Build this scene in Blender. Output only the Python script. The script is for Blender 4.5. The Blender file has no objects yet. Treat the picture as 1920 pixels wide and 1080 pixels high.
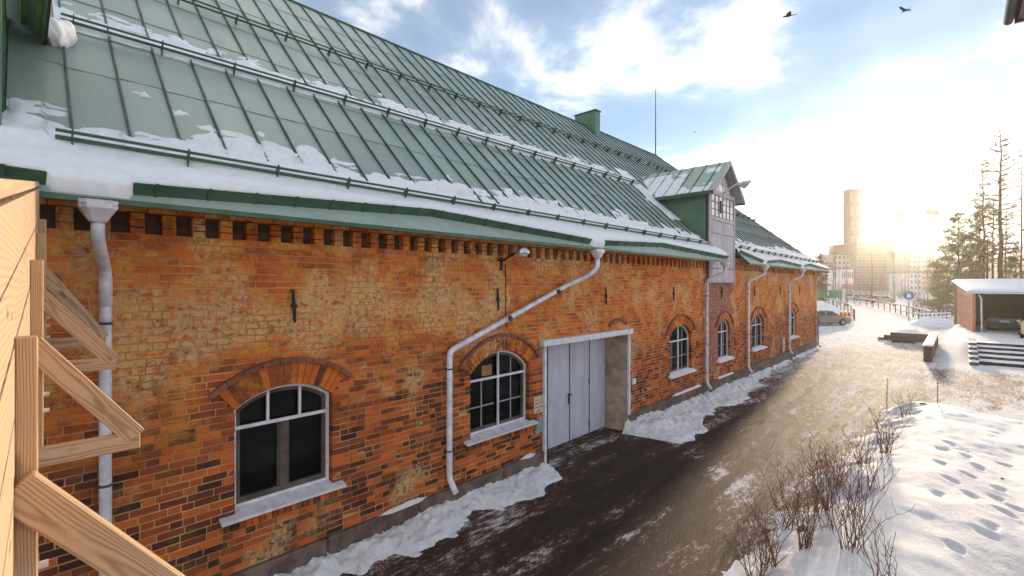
import bpy, math, random
import numpy as np
from mathutils import Vector, Matrix
random.seed(7); rng = np.random.default_rng(7)
R_ = math.radians
HAZE = 0.00022
CLOUD_OFF = (27.7, 45.3, 0.0)
scene = bpy.context.scene
C = scene.collection

# ------------------------------------------------------------------ camera
FPX, CAM = 880.0, Vector((0.0, -6.45, 3.95))
YAW = math.atan2(840, FPX)                       # view direction, from the wall's +X towards +Y
FW = Vector((math.cos(YAW), math.sin(YAW), 0)); RT = Vector((math.sin(YAW), -math.cos(YAW), 0))
cd = bpy.data.cameras.new('camera'); cam = bpy.data.objects.new('camera', cd); C.objects.link(cam)
cd.sensor_width = 36; cd.lens = FPX/1920*36; cd.shift_y = -7/1920
cd.clip_start = 0.05; cd.clip_end = 3000
cam.location = CAM; cam.rotation_euler = (R_(90), 0, YAW-R_(90))
scene.camera = cam

# ------------------------------------------------------------------ sky, sun, exposure
SUN_AZ, SUN_EL = R_(6.3), R_(6.4)                # azimuth measured from +X towards +Y
w = bpy.data.worlds.new('World'); scene.world = w; w.use_nodes = True
nt = w.node_tree; nt.nodes.clear()
def N(tree, typ, **kw):
    n = tree.nodes.new(typ)
    for k, v in kw.items():
        if k.startswith('i_'):
            n.inputs[k[2:].replace('_', ' ')].default_value = v
        else: setattr(n, k, v)
    return n
sky = N(nt, 'ShaderNodeTexSky', sky_type='NISHITA', sun_disc=False)
sky.sun_elevation = SUN_EL; sky.sun_rotation = R_(90)-SUN_AZ
sky.air_density = 1.0; sky.dust_density = 0.0; sky.ozone_density = 1.6; sky.altitude = 1500
tc = N(nt, 'ShaderNodeTexCoord'); sx = N(nt, 'ShaderNodeSeparateXYZ'); nt.links.new(tc.outputs['Generated'], sx.inputs[0])
def mth(tree, op, a, b=None, c=None, clamp=False):
    n = tree.nodes.new('ShaderNodeMath'); n.operation = op; n.use_clamp = clamp
    for i, v in enumerate((a, b, c)):
        if v is None: continue
        if isinstance(v, (int, float)): n.inputs[i].default_value = v
        else: tree.links.new(v, n.inputs[i])
    return n.outputs[0]
def mixc(tree, fac, a, b, mode='MIX'):
    n = tree.nodes.new('ShaderNodeMix'); n.data_type = 'RGBA'; n.blend_type = mode; n.clamp_factor = True
    for s, v in ((n.inputs['Factor'], fac), (n.inputs[6], a), (n.inputs[7], b)):
        if isinstance(v, (int, float)): s.default_value = v
        elif isinstance(v, tuple): s.default_value = (*v, 1) if len(v) == 3 else v
        else: tree.links.new(v, s)
    return n.outputs[2]
def rng_(tree, v, a, b, c=0.0, d=1.0, smooth=True):
    n = tree.nodes.new('ShaderNodeMapRange'); n.interpolation_type = 'SMOOTHSTEP' if smooth else 'LINEAR'; n.clamp = True
    tree.links.new(v, n.inputs[0])
    for i, q in enumerate((a, b, c, d)): n.inputs[i+1].default_value = q
    return n.outputs[0]
def ramp(tree, fac, stops):
    n = tree.nodes.new('ShaderNodeValToRGB'); e = n.color_ramp.elements
    while len(e) < len(stops): e.new(0.5)
    for q, (p, c) in zip(e, stops): q.position = p; q.color = (*c, 1)
    tree.links.new(fac, n.inputs[0]); return n.outputs[0]
# cloud sheet: the direction projected on a high plane, two octave groups
zz = mth(nt, 'ADD', mth(nt, 'MAXIMUM', sx.outputs[2], 0.0), 0.16)
cv = N(nt, 'ShaderNodeCombineXYZ')
nt.links.new(mth(nt, 'DIVIDE', sx.outputs[0], zz), cv.inputs[0]); nt.links.new(mth(nt, 'DIVIDE', sx.outputs[1], zz), cv.inputs[1])
cof = N(nt, 'ShaderNodeMapping'); cof.inputs['Location'].default_value = CLOUD_OFF; nt.links.new(cv.outputs[0], cof.inputs[0])
cn1 = N(nt, 'ShaderNodeTexNoise', i_Scale=1.5, i_Detail=9.0, i_Roughness=0.56, i_Distortion=0.25); nt.links.new(cof.outputs[0], cn1.inputs['Vector'])
cn2 = N(nt, 'ShaderNodeTexNoise', i_Scale=0.55, i_Detail=3.0, i_Roughness=0.5); nt.links.new(cof.outputs[0], cn2.inputs['Vector'])
cov = mth(nt, 'ADD', mth(nt, 'MULTIPLY', cn1.outputs[0], 0.72), mth(nt, 'MULTIPLY', cn2.outputs[0], 0.34))
low = rng_(nt, sx.outputs[2], 0.40, 0.14, 0.0, 0.14)                # a cloudier lower sky
dens = mth(nt, 'MAXIMUM', rng_(nt, mth(nt, 'ADD', cov, low), 0.54, 0.68, .16, .98), rng_(nt, sx.outputs[2], .22, .07, 0.0, .97))
hsv = N(nt, 'ShaderNodeHueSaturation', i_Saturation=1.15, i_Value=0.55); nt.links.new(sky.outputs[0], hsv.inputs['Color']); skyc = hsv.outputs[0]
shade = rng_(nt, cn1.outputs[0], 0.36, 0.60)
CLOUD_A, CLOUD_B = (2.35, 2.33, 2.38), (4.9, 4.75, 4.55)
cloudc = mixc(nt, shade, CLOUD_A, CLOUD_B)
final = mixc(nt, dens, skyc, cloudc)
bg = N(nt, 'ShaderNodeBackground', i_Strength=0.10); nt.links.new(final, bg.inputs[0])
wo = N(nt, 'ShaderNodeOutputWorld'); nt.links.new(bg.outputs[0], wo.inputs[0])
sl = bpy.data.lights.new('sun', 'SUN'); so = bpy.data.objects.new('sun', sl); C.objects.link(so)
sl.energy = 2.0; sl.angle = R_(3.0); sl.color = (1.0, 0.79, 0.54)
sd = Vector((math.cos(SUN_AZ)*math.cos(SUN_EL), math.sin(SUN_AZ)*math.cos(SUN_EL), math.sin(SUN_EL)))
so.rotation_euler = (-sd).to_track_quat('-Z', 'Y').to_euler(); so.location = sd*100
vs = scene.view_settings; vs.view_transform = 'Standard'; vs.look = 'None'; vs.exposure = 2.15; vs.gamma = 1.0; vs.use_curve_mapping = False
scene.cycles.use_denoising = True
scene.cycles.max_bounces = 6; scene.cycles.diffuse_bounces = 3; scene.cycles.glossy_bounces = 3; scene.cycles.volume_bounces = 1
scene.cycles.transmission_bounces = 4; scene.cycles.sample_clamp_indirect = 8.0

# ------------------------------------------------------------------ helpers
def hsh(i, j, s):
    n = (i*374761393 + j*668265263 + s*1442695041) & 0xFFFFFFFF
    n = ((n ^ (n >> 13))*1274126177) & 0xFFFFFFFF
    return ((n ^ (n >> 16)) & 0xFFFF)/65535.0
def vnoise(x, y, s=0):
    x = np.asarray(x, float); y = np.asarray(y, float)
    i = np.floor(x).astype(np.int64); j = np.floor(y).astype(np.int64); fx = x-i; fy = y-j
    fx = fx*fx*(3-2*fx); fy = fy*fy*(3-2*fy)
    a, b, c, d = hsh(i, j, s), hsh(i+1, j, s), hsh(i, j+1, s), hsh(i+1, j+1, s)
    return (a*(1-fx)+b*fx)*(1-fy)+(c*(1-fx)+d*fx)*fy
def fbm(x, y, o=4, s=0):
    v = 0; a = 0.5; t = 0
    for k in range(o):
        v = v+a*vnoise(np.asarray(x)*2**k+k*17.3, np.asarray(y)*2**k-k*9.1, s+k); t += a; a *= 0.5
    return v/t
def sst(a, b, x):
    t = np.clip((np.asarray(x, float)-a)/(b-a), 0, 1); return t*t*(3-2*t)
def at(px, t, z=None, py=None):
    """ground-plan point `t` metres deep in the direction of picture column px (1920 wide)"""
    p = CAM+FW*t+RT*((px-960)/FPX*t)
    if py is not None: p.z = CAM.z+(533-py)/FPX*t
    else: p.z = 0 if z is None else z
    return p
def gnd(px, py, z=0.0): return at(px, (CAM.z-z)*FPX/(py-533), z)
def proj(p):
    q = Vector(p)-CAM; f = q.dot(FW)
    return (960+FPX*q.dot(RT)/f, 533-FPX*q.z/f, f) if f > 0.05 else (-9999, -9999, f)

class MB:
    def __init__(s): s.v = []; s.f = []; s.a = []; s.cur = 0.0
    def add(s, vs, fs):
        o = len(s.v); s.v += [tuple(p) for p in vs]; s.f += [tuple(i+o for i in f) for f in fs]; s.a += [s.cur]*len(fs)
    def box(s, x0, y0, z0, x1, y1, z1):
        s.add([(x0,y0,z0),(x1,y0,z0),(x1,y1,z0),(x0,y1,z0),(x0,y0,z1),(x1,y0,z1),(x1,y1,z1),(x0,y1,z1)],
              [(0,3,2,1),(4,5,6,7),(0,1,5,4),(1,2,6,5),(2,3,7,6),(3,0,4,7)])
    def cbox(s, x0, y0, z0, x1, y1, z1, b=0.006):
        """box with chamfered edges"""
        cx, cy, cz = (x0+x1)/2, (y0+y1)/2, (z0+z1)/2; hx, hy, hz = (x1-x0)/2, (y1-y0)/2, (z1-z0)/2
        b = min(b, hx*.45, hy*.45, hz*.45); V = []
        for sx_ in (-1, 1):
            for sy_ in (-1, 1):
                for sz_ in (-1, 1):
                    V += [(cx+sx_*hx, cy+sy_*(hy-b), cz+sz_*(hz-b)), (cx+sx_*(hx-b), cy+sy_*hy, cz+sz_*(hz-b)), (cx+sx_*(hx-b), cy+sy_*(hy-b), cz+sz_*hz)]
        I = lambda a, b_, c, k: (a*4+b_*2+c)*3+k
        F = []
        for a in (0, 1):
            F.append([I(a,0,0,0), I(a,1,0,0), I(a,1,1,0), I(a,0,1,0)]); F.append([I(0,a,0,1), I(1,a,0,1), I(1,a,1,1), I(0,a,1,1)]); F.append([I(0,0,a,2), I(1,0,a,2), I(1,1,a,2), I(0,1,a,2)])
        for a in (0, 1):
            for c in (0, 1):
                F.append([I(a,c,0,0), I(a,c,1,0), I(a,c,1,1), I(a,c,0,1)]); F.append([I(a,0,c,0), I(a,1,c,0), I(a,1,c,2), I(a,0,c,2)]); F.append([I(0,a,c,1), I(1,a,c,1), I(1,a,c,2), I(0,a,c,2)])
        for a in (0, 1):
            for c in (0, 1):
                for d in (0, 1): F.append([I(a,c,d,0), I(a,c,d,1), I(a,c,d,2)])
        cen = Vector((cx, cy, cz)); G = []
        for f in F:
            p = [Vector(V[i]) for i in f]; n = (p[1]-p[0]).cross(p[2]-p[0]); m = sum(p, Vector())/len(p)
            G.append(f if n.dot(m-cen) > 0 else f[::-1])
        s.add(V, G)
    def prism(s, pts, d):
        """polygon pts (3-D, planar) swept along vector d"""
        n = len(pts); d = Vector(d); P = [Vector(p) for p in pts]
        nn = Vector()
        for i in range(n): nn += P[i].cross(P[(i+1) % n])
        if nn.dot(d) > 0: P = P[::-1]
        s.add(P+[p+d for p in P], [tuple(range(n)), tuple(range(2*n-1, n-1, -1))]+[(i, n+i, n+(i+1) % n, (i+1) % n) for i in range(n)])
    def tube(s, path, r, n=8, cap=True):
        P = [Vector(p) for p in path]; k = len(P)
        rr = r if isinstance(r, (list, tuple)) else [r]*k
        up = None; rings = []
        for i, p in enumerate(P):
            a = P[max(i-1, 0)]; b = P[min(i+1, k-1)]; t = (b-a)
            if t.length < 1e-9: t = Vector((0, 0, 1))
            t.normalize()
            if up is None:
                up = Vector((0, 0, 1)) if abs(t.z) < 0.9 else Vector((1, 0, 0))
            x = t.cross(up)
            if x.length < 1e-6: x = t.orthogonal()
            x.normalize(); y = x.cross(t).normalized(); up = y
            rings.append([p+(x*math.cos(2*math.pi*j/n)+y*math.sin(2*math.pi*j/n))*rr[i] for j in range(n)])
        o = [q for ring in rings for q in ring]; f = []
        for i in range(k-1):
            for j in range(n):
                f.append((i*n+j, i*n+(j+1) % n, (i+1)*n+(j+1) % n, (i+1)*n+j))
        if cap: f.append(tuple(range(n-1, -1, -1))); f.append(tuple((k-1)*n+j for j in range(n)))
        s.add(o, [q[::-1] for q in f])
    def grid(s, P, mask=None):
        """P[i][j] 3-D points as a numpy array (n,m,3)"""
        n, m = P.shape[:2]; idx = np.arange(n*m).reshape(n, m)
        q = np.stack([idx[:-1, :-1], idx[1:, :-1], idx[1:, 1:], idx[:-1, 1:]], -1).reshape(-1, 4)
        if mask is not None: q = q[mask.reshape(-1)]
        used, inv = np.unique(q, return_inverse=True)
        s.add(P.reshape(-1, 3)[used].tolist(), inv.reshape(-1, 4).tolist())
    def build(s, name, mat, parent=None, smooth=False, attr=False, label=None, cat=None, group=None, kind=None, loc=None):
        me = bpy.data.meshes.new(name); me.from_pydata(s.v, [], s.f); me.materials.append(mat)
        if attr:
            A = me.attributes.new('rnd', 'FLOAT', 'FACE'); A.data.foreach_set('value', np.array(s.a, np.float32))
        if smooth: me.polygons.foreach_set('use_smooth', [True]*len(me.polygons))
        me.update(); o = bpy.data.objects.new(name, me); C.objects.link(o)
        if parent is not None: o.parent = parent
        if loc is not None: o.location = loc
        tag(o, label, cat, group, kind); return o
def tag(o, label=None, cat=None, group=None, kind=None):
    for k, v in (('label', label), ('category', cat), ('group', group), ('kind', kind)):
        if v: o[k] = v
    return o
def empty(name, label=None, cat=None, loc=(0, 0, 0), rz=0, group=None, parent=None):
    o = bpy.data.objects.new(name, None); o.empty_display_size = 0.2; C.objects.link(o); o.location = loc; o.rotation_euler.z = rz
    if parent is not None: o.parent = parent
    return tag(o, label, cat, group)
def inst(src, parent, loc, rot=None):
    o = bpy.data.objects.new(src.name.split('.')[0], src.data if hasattr(src, 'data') else src); C.objects.link(o); o.parent = parent; o.location = loc
    if rot is not None: o.rotation_euler = rot
    return o
def copy_tree(o, parent=None, loc=None, rz=None):
    c = o.copy(); C.objects.link(c); c.parent = parent
    if loc is not None: c.location = loc
    if rz is not None: c.rotation_euler.z = rz
    for ch in list(o.children): copy_tree(ch, c)
    return c

# ------------------------------------------------------------------ materials
MAT = {}
def mat(name, col=(.5,.5,.5), rough=.6, metal=0.0, spec=.5, var=0.0, vscale=3.0, bump=0.0, bscale=30.0, col2=None, stretch=None, coord='Object', emis=None):
    m = bpy.data.materials.new(name); m.use_nodes = True; t = m.node_tree; b = t.nodes['Principled BSDF']
    b.inputs['Roughness'].default_value = rough; b.inputs['Metallic'].default_value = metal; b.inputs['Specular IOR Level'].default_value = spec
    b.inputs['Base Color'].default_value = (*col, 1)
    if var or bump or col2:
        tcn = t.nodes.new('ShaderNodeTexCoord'); v = tcn.outputs[coord]
        if stretch:
            mp = t.nodes.new('ShaderNodeMapping'); mp.inputs['Scale'].default_value = stretch; t.links.new(v, mp.inputs[0]); v = mp.outputs[0]
        if var or col2:
            n = N(t, 'ShaderNodeTexNoise', i_Scale=vscale, i_Detail=6.0, i_Roughness=.6); t.links.new(v, n.inputs['Vector'])
            oi = t.nodes.new('ShaderNodeObjectInfo')
            f = rng_(t, n.outputs[0], .35, .65)
            c2 = col2 if col2 else tuple(c*(1-var) for c in col)
            c = mixc(t, f, col, c2)
            hv = t.nodes.new('ShaderNodeHueSaturation'); t.links.new(c, hv.inputs['Color'])
            t.links.new(rng_(t, oi.outputs['Random'], 0, 1, 1-var*.35, 1+var*.35, False), hv.inputs['Value'])
            t.links.new(hv.outputs[0], b.inputs['Base Color'])
            t.links.new(rng_(t, n.outputs[0], .3, .7, max(rough-.08, .02), min(rough+.1, 1)), b.inputs['Roughness'])
        if bump:
            n2 = N(t, 'ShaderNodeTexNoise', i_Scale=bscale, i_Detail=5.0, i_Roughness=.6); t.links.new(v, n2.inputs['Vector'])
            bp = t.nodes.new('ShaderNodeBump'); bp.inputs['Strength'].default_value = bump; bp.inputs['Distance'].default_value = .02
            t.links.new(n2.outputs[0], bp.inputs['Height']); t.links.new(bp.outputs[0], b.inputs['Normal'])
    if emis:
        b.inputs['Emission Color'].default_value = (*emis[0], 1); b.inputs['Emission Strength'].default_value = emis[1]
    MAT[name] = m; return m
def brick_mat(name, hue=0.0):
    m = bpy.data.materials.new(name); m.use_nodes = True; t = m.node_tree; b = t.nodes['Principled BSDF']
    at_ = N(t, 'ShaderNodeAttribute', attribute_name='rnd'); oi = t.nodes.new('ShaderNodeObjectInfo'); ge = t.nodes.new('ShaderNodeNewGeometry')
    r = mth(t, 'FRACT', mth(t, 'ADD', at_.outputs['Fac'], oi.outputs['Random']))
    sp = t.nodes.new('ShaderNodeSeparateXYZ'); t.links.new(ge.outputs['Position'], sp.inputs[0])
    def noise(sc, det=4.0, ro=.6, st=None):
        n = N(t, 'ShaderNodeTexNoise', i_Scale=sc, i_Detail=det, i_Roughness=ro)
        if st:
            mp = t.nodes.new('ShaderNodeMapping'); mp.inputs['Scale'].default_value = st; t.links.new(ge.outputs['Position'], mp.inputs[0]); t.links.new(mp.outputs[0], n.inputs['Vector'])
        else: t.links.new(ge.outputs['Position'], n.inputs['Vector'])
        return n.outputs[0]
    big = noise(.55, 3); mid = noise(5.0, 5, .65); fine = noise(38.0, 5, .7)
    up = rng_(t, mth(t, 'ADD', sp.outputs[2], mth(t, 'MULTIPLY', big, 1.6)), 2.6, 4.0)     # the weathered upper wall
    lift = mth(t, 'ADD', mth(t, 'MULTIPLY', r, .74), mth(t, 'MULTIPLY', up, mth(t, 'ADD', mth(t, 'MULTIPLY', mth(t, 'SUBTRACT', 1.0, r), .42), mth(t, 'MULTIPLY', r, .18))))
    base = ramp(t, lift, [(0.0, (.060,.026,.022)), (.10, (.085,.030,.024)), (.22, (.17,.046,.028)), (.40, (.34,.080,.030)), (.62, (.56,.130,.034)), (.84, (.69,.175,.038)), (1.0, (.72,.245,.048))])
    med = noise(14.0, 5, .7); blot = noise(2.6, 6, .7, (.8, 1, 1.5))
    base = mixc(t, mth(t, 'MULTIPLY', rng_(t, mid, .50, .72), .55), base, (.15,.045,.026))
    # lime and ochre bloom on the upper courses, blotchy, and scraps of old mortar
    och = mth(t, 'MULTIPLY', rng_(t, mth(t, 'ADD', mth(t, 'MULTIPLY', blot, .7), mth(t, 'MULTIPLY', med, .3)), .47, .60), mth(t, 'ADD', mth(t, 'MULTIPLY', up, .78), .14))
    base = mixc(t, och, base, (.72,.33,.05))
    pale = mth(t, 'MULTIPLY', rng_(t, mth(t, 'ADD', noise(.75, 4, .6), mth(t, 'MULTIPLY', up, .10)), .565, .69), mth(t, 'MULTIPLY', rng_(t, med, .38, .56), .75))
    base = mixc(t, pale, base, (.72,.50,.24))
    base = mixc(t, mth(t, 'MULTIPLY', rng_(t, med, .60, .72), .55), base, (.10,.038,.025))
    base = mixc(t, mth(t, 'MULTIPLY', rng_(t, fine, .56, .75), .35), base, (.13,.055,.035))
    t.links.new(base, b.inputs['Base Color']); b.inputs['Roughness'].default_value = .9; b.inputs['Specular IOR Level'].default_value = .25
    bp = t.nodes.new('ShaderNodeBump'); bp.inputs['Strength'].default_value = .55; bp.inputs['Distance'].default_value = .012
    t.links.new(mth(t, 'ADD', fine, mth(t, 'MULTIPLY', mid, .8)), bp.inputs['Height']); t.links.new(bp.outputs[0], b.inputs['Normal'])
    MAT[name] = m; return m
brick_mat('brick')
def wood_mat(name, c1, c2, sc=1.0):
    m = bpy.data.materials.new(name); m.use_nodes = True; t = m.node_tree; b = t.nodes['Principled BSDF']
    tcn = t.nodes.new('ShaderNodeTexCoord'); oi = t.nodes.new('ShaderNodeObjectInfo')
    mp = t.nodes.new('ShaderNodeMapping'); t.links.new(tcn.outputs['Object'], mp.inputs[0]); mp.inputs['Scale'].default_value = (.16, 1, 1)
    off = t.nodes.new('ShaderNodeCombineXYZ'); 
    t.links.new(mth(t, 'MULTIPLY', oi.outputs['Random'], 7.0), off.inputs[0]); t.links.new(mth(t, 'MULTIPLY_ADD', oi.outputs['Random'], .10, .02), off.inputs[1]); t.links.new(mth(t, 'MULTIPLY_ADD', oi.outputs['Random'], -.09, .03), off.inputs[2])
    t.links.new(off.outputs[0], mp.inputs['Location'])
    nz = N(t, 'ShaderNodeTexNoise', i_Scale=7.0, i_Detail=2.0, i_Roughness=.5); t.links.new(mp.outputs[0], nz.inputs['Vector'])
    vm = t.nodes.new('ShaderNodeVectorMath'); vm.operation = 'MULTIPLY_ADD'; t.links.new(nz.outputs['Color'], vm.inputs[0]); vm.inputs[1].default_value = (.0, .045, .045); t.links.new(mp.outputs[0], vm.inputs[2])
    wv = N(t, 'ShaderNodeTexWave', wave_type='RINGS', rings_direction='X', i_Scale=24.0*sc, i_Distortion=1.6, i_Detail=3.0, i_Detail_Scale=1.5); t.links.new(vm.outputs[0], wv.inputs['Vector'])
    fi = N(t, 'ShaderNodeTexNoise', i_Scale=90.0, i_Detail=3.0); 
    mp2 = t.nodes.new('ShaderNodeMapping'); mp2.inputs['Scale'].default_value = (.04, 1, 1); t.links.new(tcn.outputs['Object'], mp2.inputs[0]); t.links.new(mp2.outputs[0], fi.inputs['Vector'])
    f = mth(t, 'MULTIPLY', mth(t, 'POWER', wv.outputs['Fac'], 2.2), mth(t, 'ADD', .45, fi.outputs[0]), clamp=True)
    vo = N(t, 'ShaderNodeTexVoronoi', i_Scale=2.6); mp3 = t.nodes.new('ShaderNodeMapping'); mp3.inputs['Scale'].default_value = (1, 3.2, 3.2); t.links.new(tcn.outputs['Object'], mp3.inputs[0]); 
    t.links.new(mth(t, 'MULTIPLY', oi.outputs['Random'], 3.3), mp3.inputs['Location']); t.links.new(mp3.outputs[0], vo.inputs['Vector'])
    knot = rng_(t, vo.outputs['Distance'], .16, .06)
    col = mixc(t, f, c1, c2); col = mixc(t, mth(t, 'MULTIPLY', knot, .85), col, tuple(q*.45 for q in c2))
    t.links.new(col, b.inputs['Base Color']); b.inputs['Roughness'].default_value = .62; b.inputs['Specular IOR Level'].default_value = .3
    bp = t.nodes.new('ShaderNodeBump'); bp.inputs['Strength'].default_value = .25; bp.inputs['Distance'].default_value = .004; t.links.new(f, bp.inputs['Height']); t.links.new(bp.outputs[0], b.inputs['Normal'])
    MAT[name] = m; return m
wood_mat('wood', (.58,.41,.26), (.38,.22,.12), 2.1)
wood_mat('wood_board', (.62,.44,.30), (.54,.36,.23), .8)
wood_mat('wood_grey', (.30,.20,.15), (.15,.08,.06))
mat('mortar', (.66,.44,.21), .95, var=.3, vscale=1.2, bump=.5, bscale=60, col2=(.38,.21,.095), coord='Object')
mat('plinth', (.085,.062,.052), .85, var=.6, vscale=4, bump=.9, bscale=25, col2=(.19,.135,.11))
mat('roof', (.25,.33,.285), .40, metal=0, spec=.75, var=.34, vscale=1.3, bump=.22, bscale=4, col2=(.31,.385,.345), stretch=(2.2, .5, .5))
mat('roof_edge', (.38,.48,.42), .45, var=.15, vscale=3)
mat('seam', (.045,.085,.07), .45, var=.2)
mat('green_dark', (.055,.125,.075), .42, var=.25, vscale=4, bump=.08, bscale=12)
mat('green_wall', (.10,.205,.125), .55, var=.2, vscale=2.5, bump=.1)
mat('zinc', (.78,.78,.85), .45, metal=.1, var=.3, vscale=6, bump=.04, bscale=20)
mat('zinc_dark', (.10,.095,.10), .6, var=.2)
mat('white_paint', (.78,.78,.84), .5, var=.22, vscale=7, bump=.1, bscale=40)
mat('gate_paint', (.56,.58,.70), .5, var=.25, vscale=2.6, bump=.10, bscale=9, col2=(.47,.48,.58), stretch=(1.6, 1, .5))
mat('sash', (.12,.095,.08), .7, var=.4, vscale=6, bump=.2)
mat('mauve', (.48,.45,.50), .6, var=.18, vscale=4, bump=.08)
mat('mauve_trim', (.24,.15,.16), .6, var=.25, vscale=5)
mat('iron', (.014,.013,.013), .6, var=.3)
mat('concrete', (.56,.43,.32), .9, var=.4, vscale=2.5, bump=.4, bscale=20, col2=(.36,.25,.18))
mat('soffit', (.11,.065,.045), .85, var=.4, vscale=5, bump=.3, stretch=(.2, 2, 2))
mat('plaster', (.55,.50,.42), .85, var=.15, vscale=1.0, bump=.2)
mat('dark_inside', (.010,.010,.011), .9)
def glass_mat(name, col, rough, ior=1.33):
    m = mat(name, col, rough); m.node_tree.nodes['Principled BSDF'].inputs['IOR'].default_value = ior; return m
glass_mat('glass', (.008,.009,.010), .06, 1.22)
glass_mat('glass_car', (.02,.022,.025), .05, 1.45)
glass_mat('glass_bright', (.62,.58,.56), .12, 1.5)  # pale base colour stands in for light showing in the dormer panes
# snow
def snow_mat(name, col=(.84,.85,.88), bump=.5, sc=14.0):
    m = bpy.data.materials.new(name); m.use_nodes = True; t = m.node_tree; b = t.nodes['Principled BSDF']
    ge = t.nodes.new('ShaderNodeNewGeometry')
    n1 = N(t, 'ShaderNodeTexNoise', i_Scale=sc, i_Detail=6.0, i_Roughness=.62); t.links.new(ge.outputs['Position'], n1.inputs['Vector'])
    n2 = N(t, 'ShaderNodeTexNoise', i_Scale=sc*7, i_Detail=3.0); t.links.new(ge.outputs['Position'], n2.inputs['Vector'])
    h = mth(t, 'ADD', n1.outputs[0], mth(t, 'MULTIPLY', n2.outputs[0], .35))
    c = mixc(t, rng_(t, n1.outputs[0], .3, .7), tuple(q*.93 for q in col), col); t.links.new(c, b.inputs['Base Color'])
    b.inputs['Roughness'].default_value = .75; b.inputs['Specular IOR Level'].default_value = .3
    b.inputs['Subsurface Weight'].default_value = .0
    bp = t.nodes.new('ShaderNodeBump'); bp.inputs['Strength'].default_value = bump; bp.inputs['Distance'].default_value = .03
    t.links.new(h, bp.inputs['Height']); t.links.new(bp.outputs[0], b.inputs['Normal']); MAT[name] = m; return m
snow_mat('snow'); sdm = snow_mat('snow_bank', (.84,.85,.88), .7, 11.0); t = sdm.node_tree; b = t.nodes['Principled BSDF']
l_ = b.inputs['Base Color'].links[0]; clean = l_.from_socket; ge_ = t.nodes.new('ShaderNodeNewGeometry'); gq = N(t, 'ShaderNodeTexNoise', i_Scale=5.0, i_Detail=8.0, i_Roughness=.75); t.links.new(ge_.outputs['Position'], gq.inputs['Vector']); gs_ = N(t, 'ShaderNodeTexNoise', i_Scale=55.0, i_Detail=3.0); t.links.new(ge_.outputs['Position'], gs_.inputs['Vector'])
d1 = mixc(t, mth(t, 'MULTIPLY', rng_(t, gq.outputs[0], .50, .68), .55), clean, (.42,.37,.34)); d2 = mixc(t, mth(t, 'MULTIPLY', rng_(t, gs_.outputs[0], .62, .70), .7), d1, (.12,.085,.07)); t.links.new(d2, b.inputs['Base Color'])
snow_mat('snow_roof', (.86,.87,.90), .35, 9.0); snow_mat('snow_far', (.78,.79,.82), .3, 2.0)

# ground: asphalt, ice and trodden snow, by the vertex value "snow" (how much snow lies there) and "wet"
m = bpy.data.materials.new('icy_ground'); m.use_nodes = True; t = m.node_tree; b = t.nodes['Principled BSDF']; MAT['ground'] = m
sa_ = N(t, 'ShaderNodeAttribute', attribute_name='snow'); we_ = N(t, 'ShaderNodeAttribute', attribute_name='wet'); ge = t.nodes.new('ShaderNodeNewGeometry')
mp = t.nodes.new('ShaderNodeMapping'); mp.inputs['Scale'].default_value = (.42, 1.25, 1); mp.inputs['Rotation'].default_value = (0, 0, .10); t.links.new(ge.outputs['Position'], mp.inputs[0])
def gn(sc, det=6.0, ro=.65, vec=None):
    n = N(t, 'ShaderNodeTexNoise', i_Scale=sc, i_Detail=det, i_Roughness=ro); t.links.new(vec or mp.outputs[0], n.inputs['Vector']); return n.outputs[0]
g1 = gn(1.6, 8, .75); g2 = gn(9.0, 7, .75); g3 = gn(42.0, 5, .75, ge.outputs['Position'])
f = mth(t, 'ADD', sa_.outputs['Fac'], mth(t, 'ADD', mth(t, 'MULTIPLY', mth(t, 'SUBTRACT', g1, .5), 1.1), mth(t, 'MULTIPLY', mth(t, 'SUBTRACT', g2, .5), 1.9)))
f = mth(t, 'ADD', f, mth(t, 'MULTIPLY', mth(t, 'SUBTRACT', g3, .5), 1.2))
c = ramp(t, f, [(0.05, (.046,.032,.027)), (.28, (.072,.046,.037)), (.40, (.105,.060,.044)), (.49, (.18,.117,.093)), (.59, (.42,.355,.335)), (.74, (.78,.77,.79))])
t.links.new(c, b.inputs['Base Color'])
ro = mth(t, 'ADD', rng_(t, f, .2, .75, .68, .85), mth(t, 'MULTIPLY', mth(t, 'SUBTRACT', g2, .5), .3)); t.links.new(ro, b.inputs['Roughness']); b.inputs['Specular IOR Level'].default_value = .14
bp = t.nodes.new('ShaderNodeBump'); bp.inputs['Strength'].default_value = .8; bp.inputs['Distance'].default_value = .03
t.links.new(mth(t, 'ADD', mth(t, 'MULTIPLY', f, .6), mth(t, 'MULTIPLY', g3, .4)), bp.inputs['Height']); t.links.new(bp.outputs[0], b.inputs['Normal'])
def wl(px, py, y=0.0):
    u = (px-960)/FPX; v = (533-py)/FPX; d = FW+RT*u; d.z = v
    return CAM+d*((y-CAM.y)/d.y)
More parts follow.
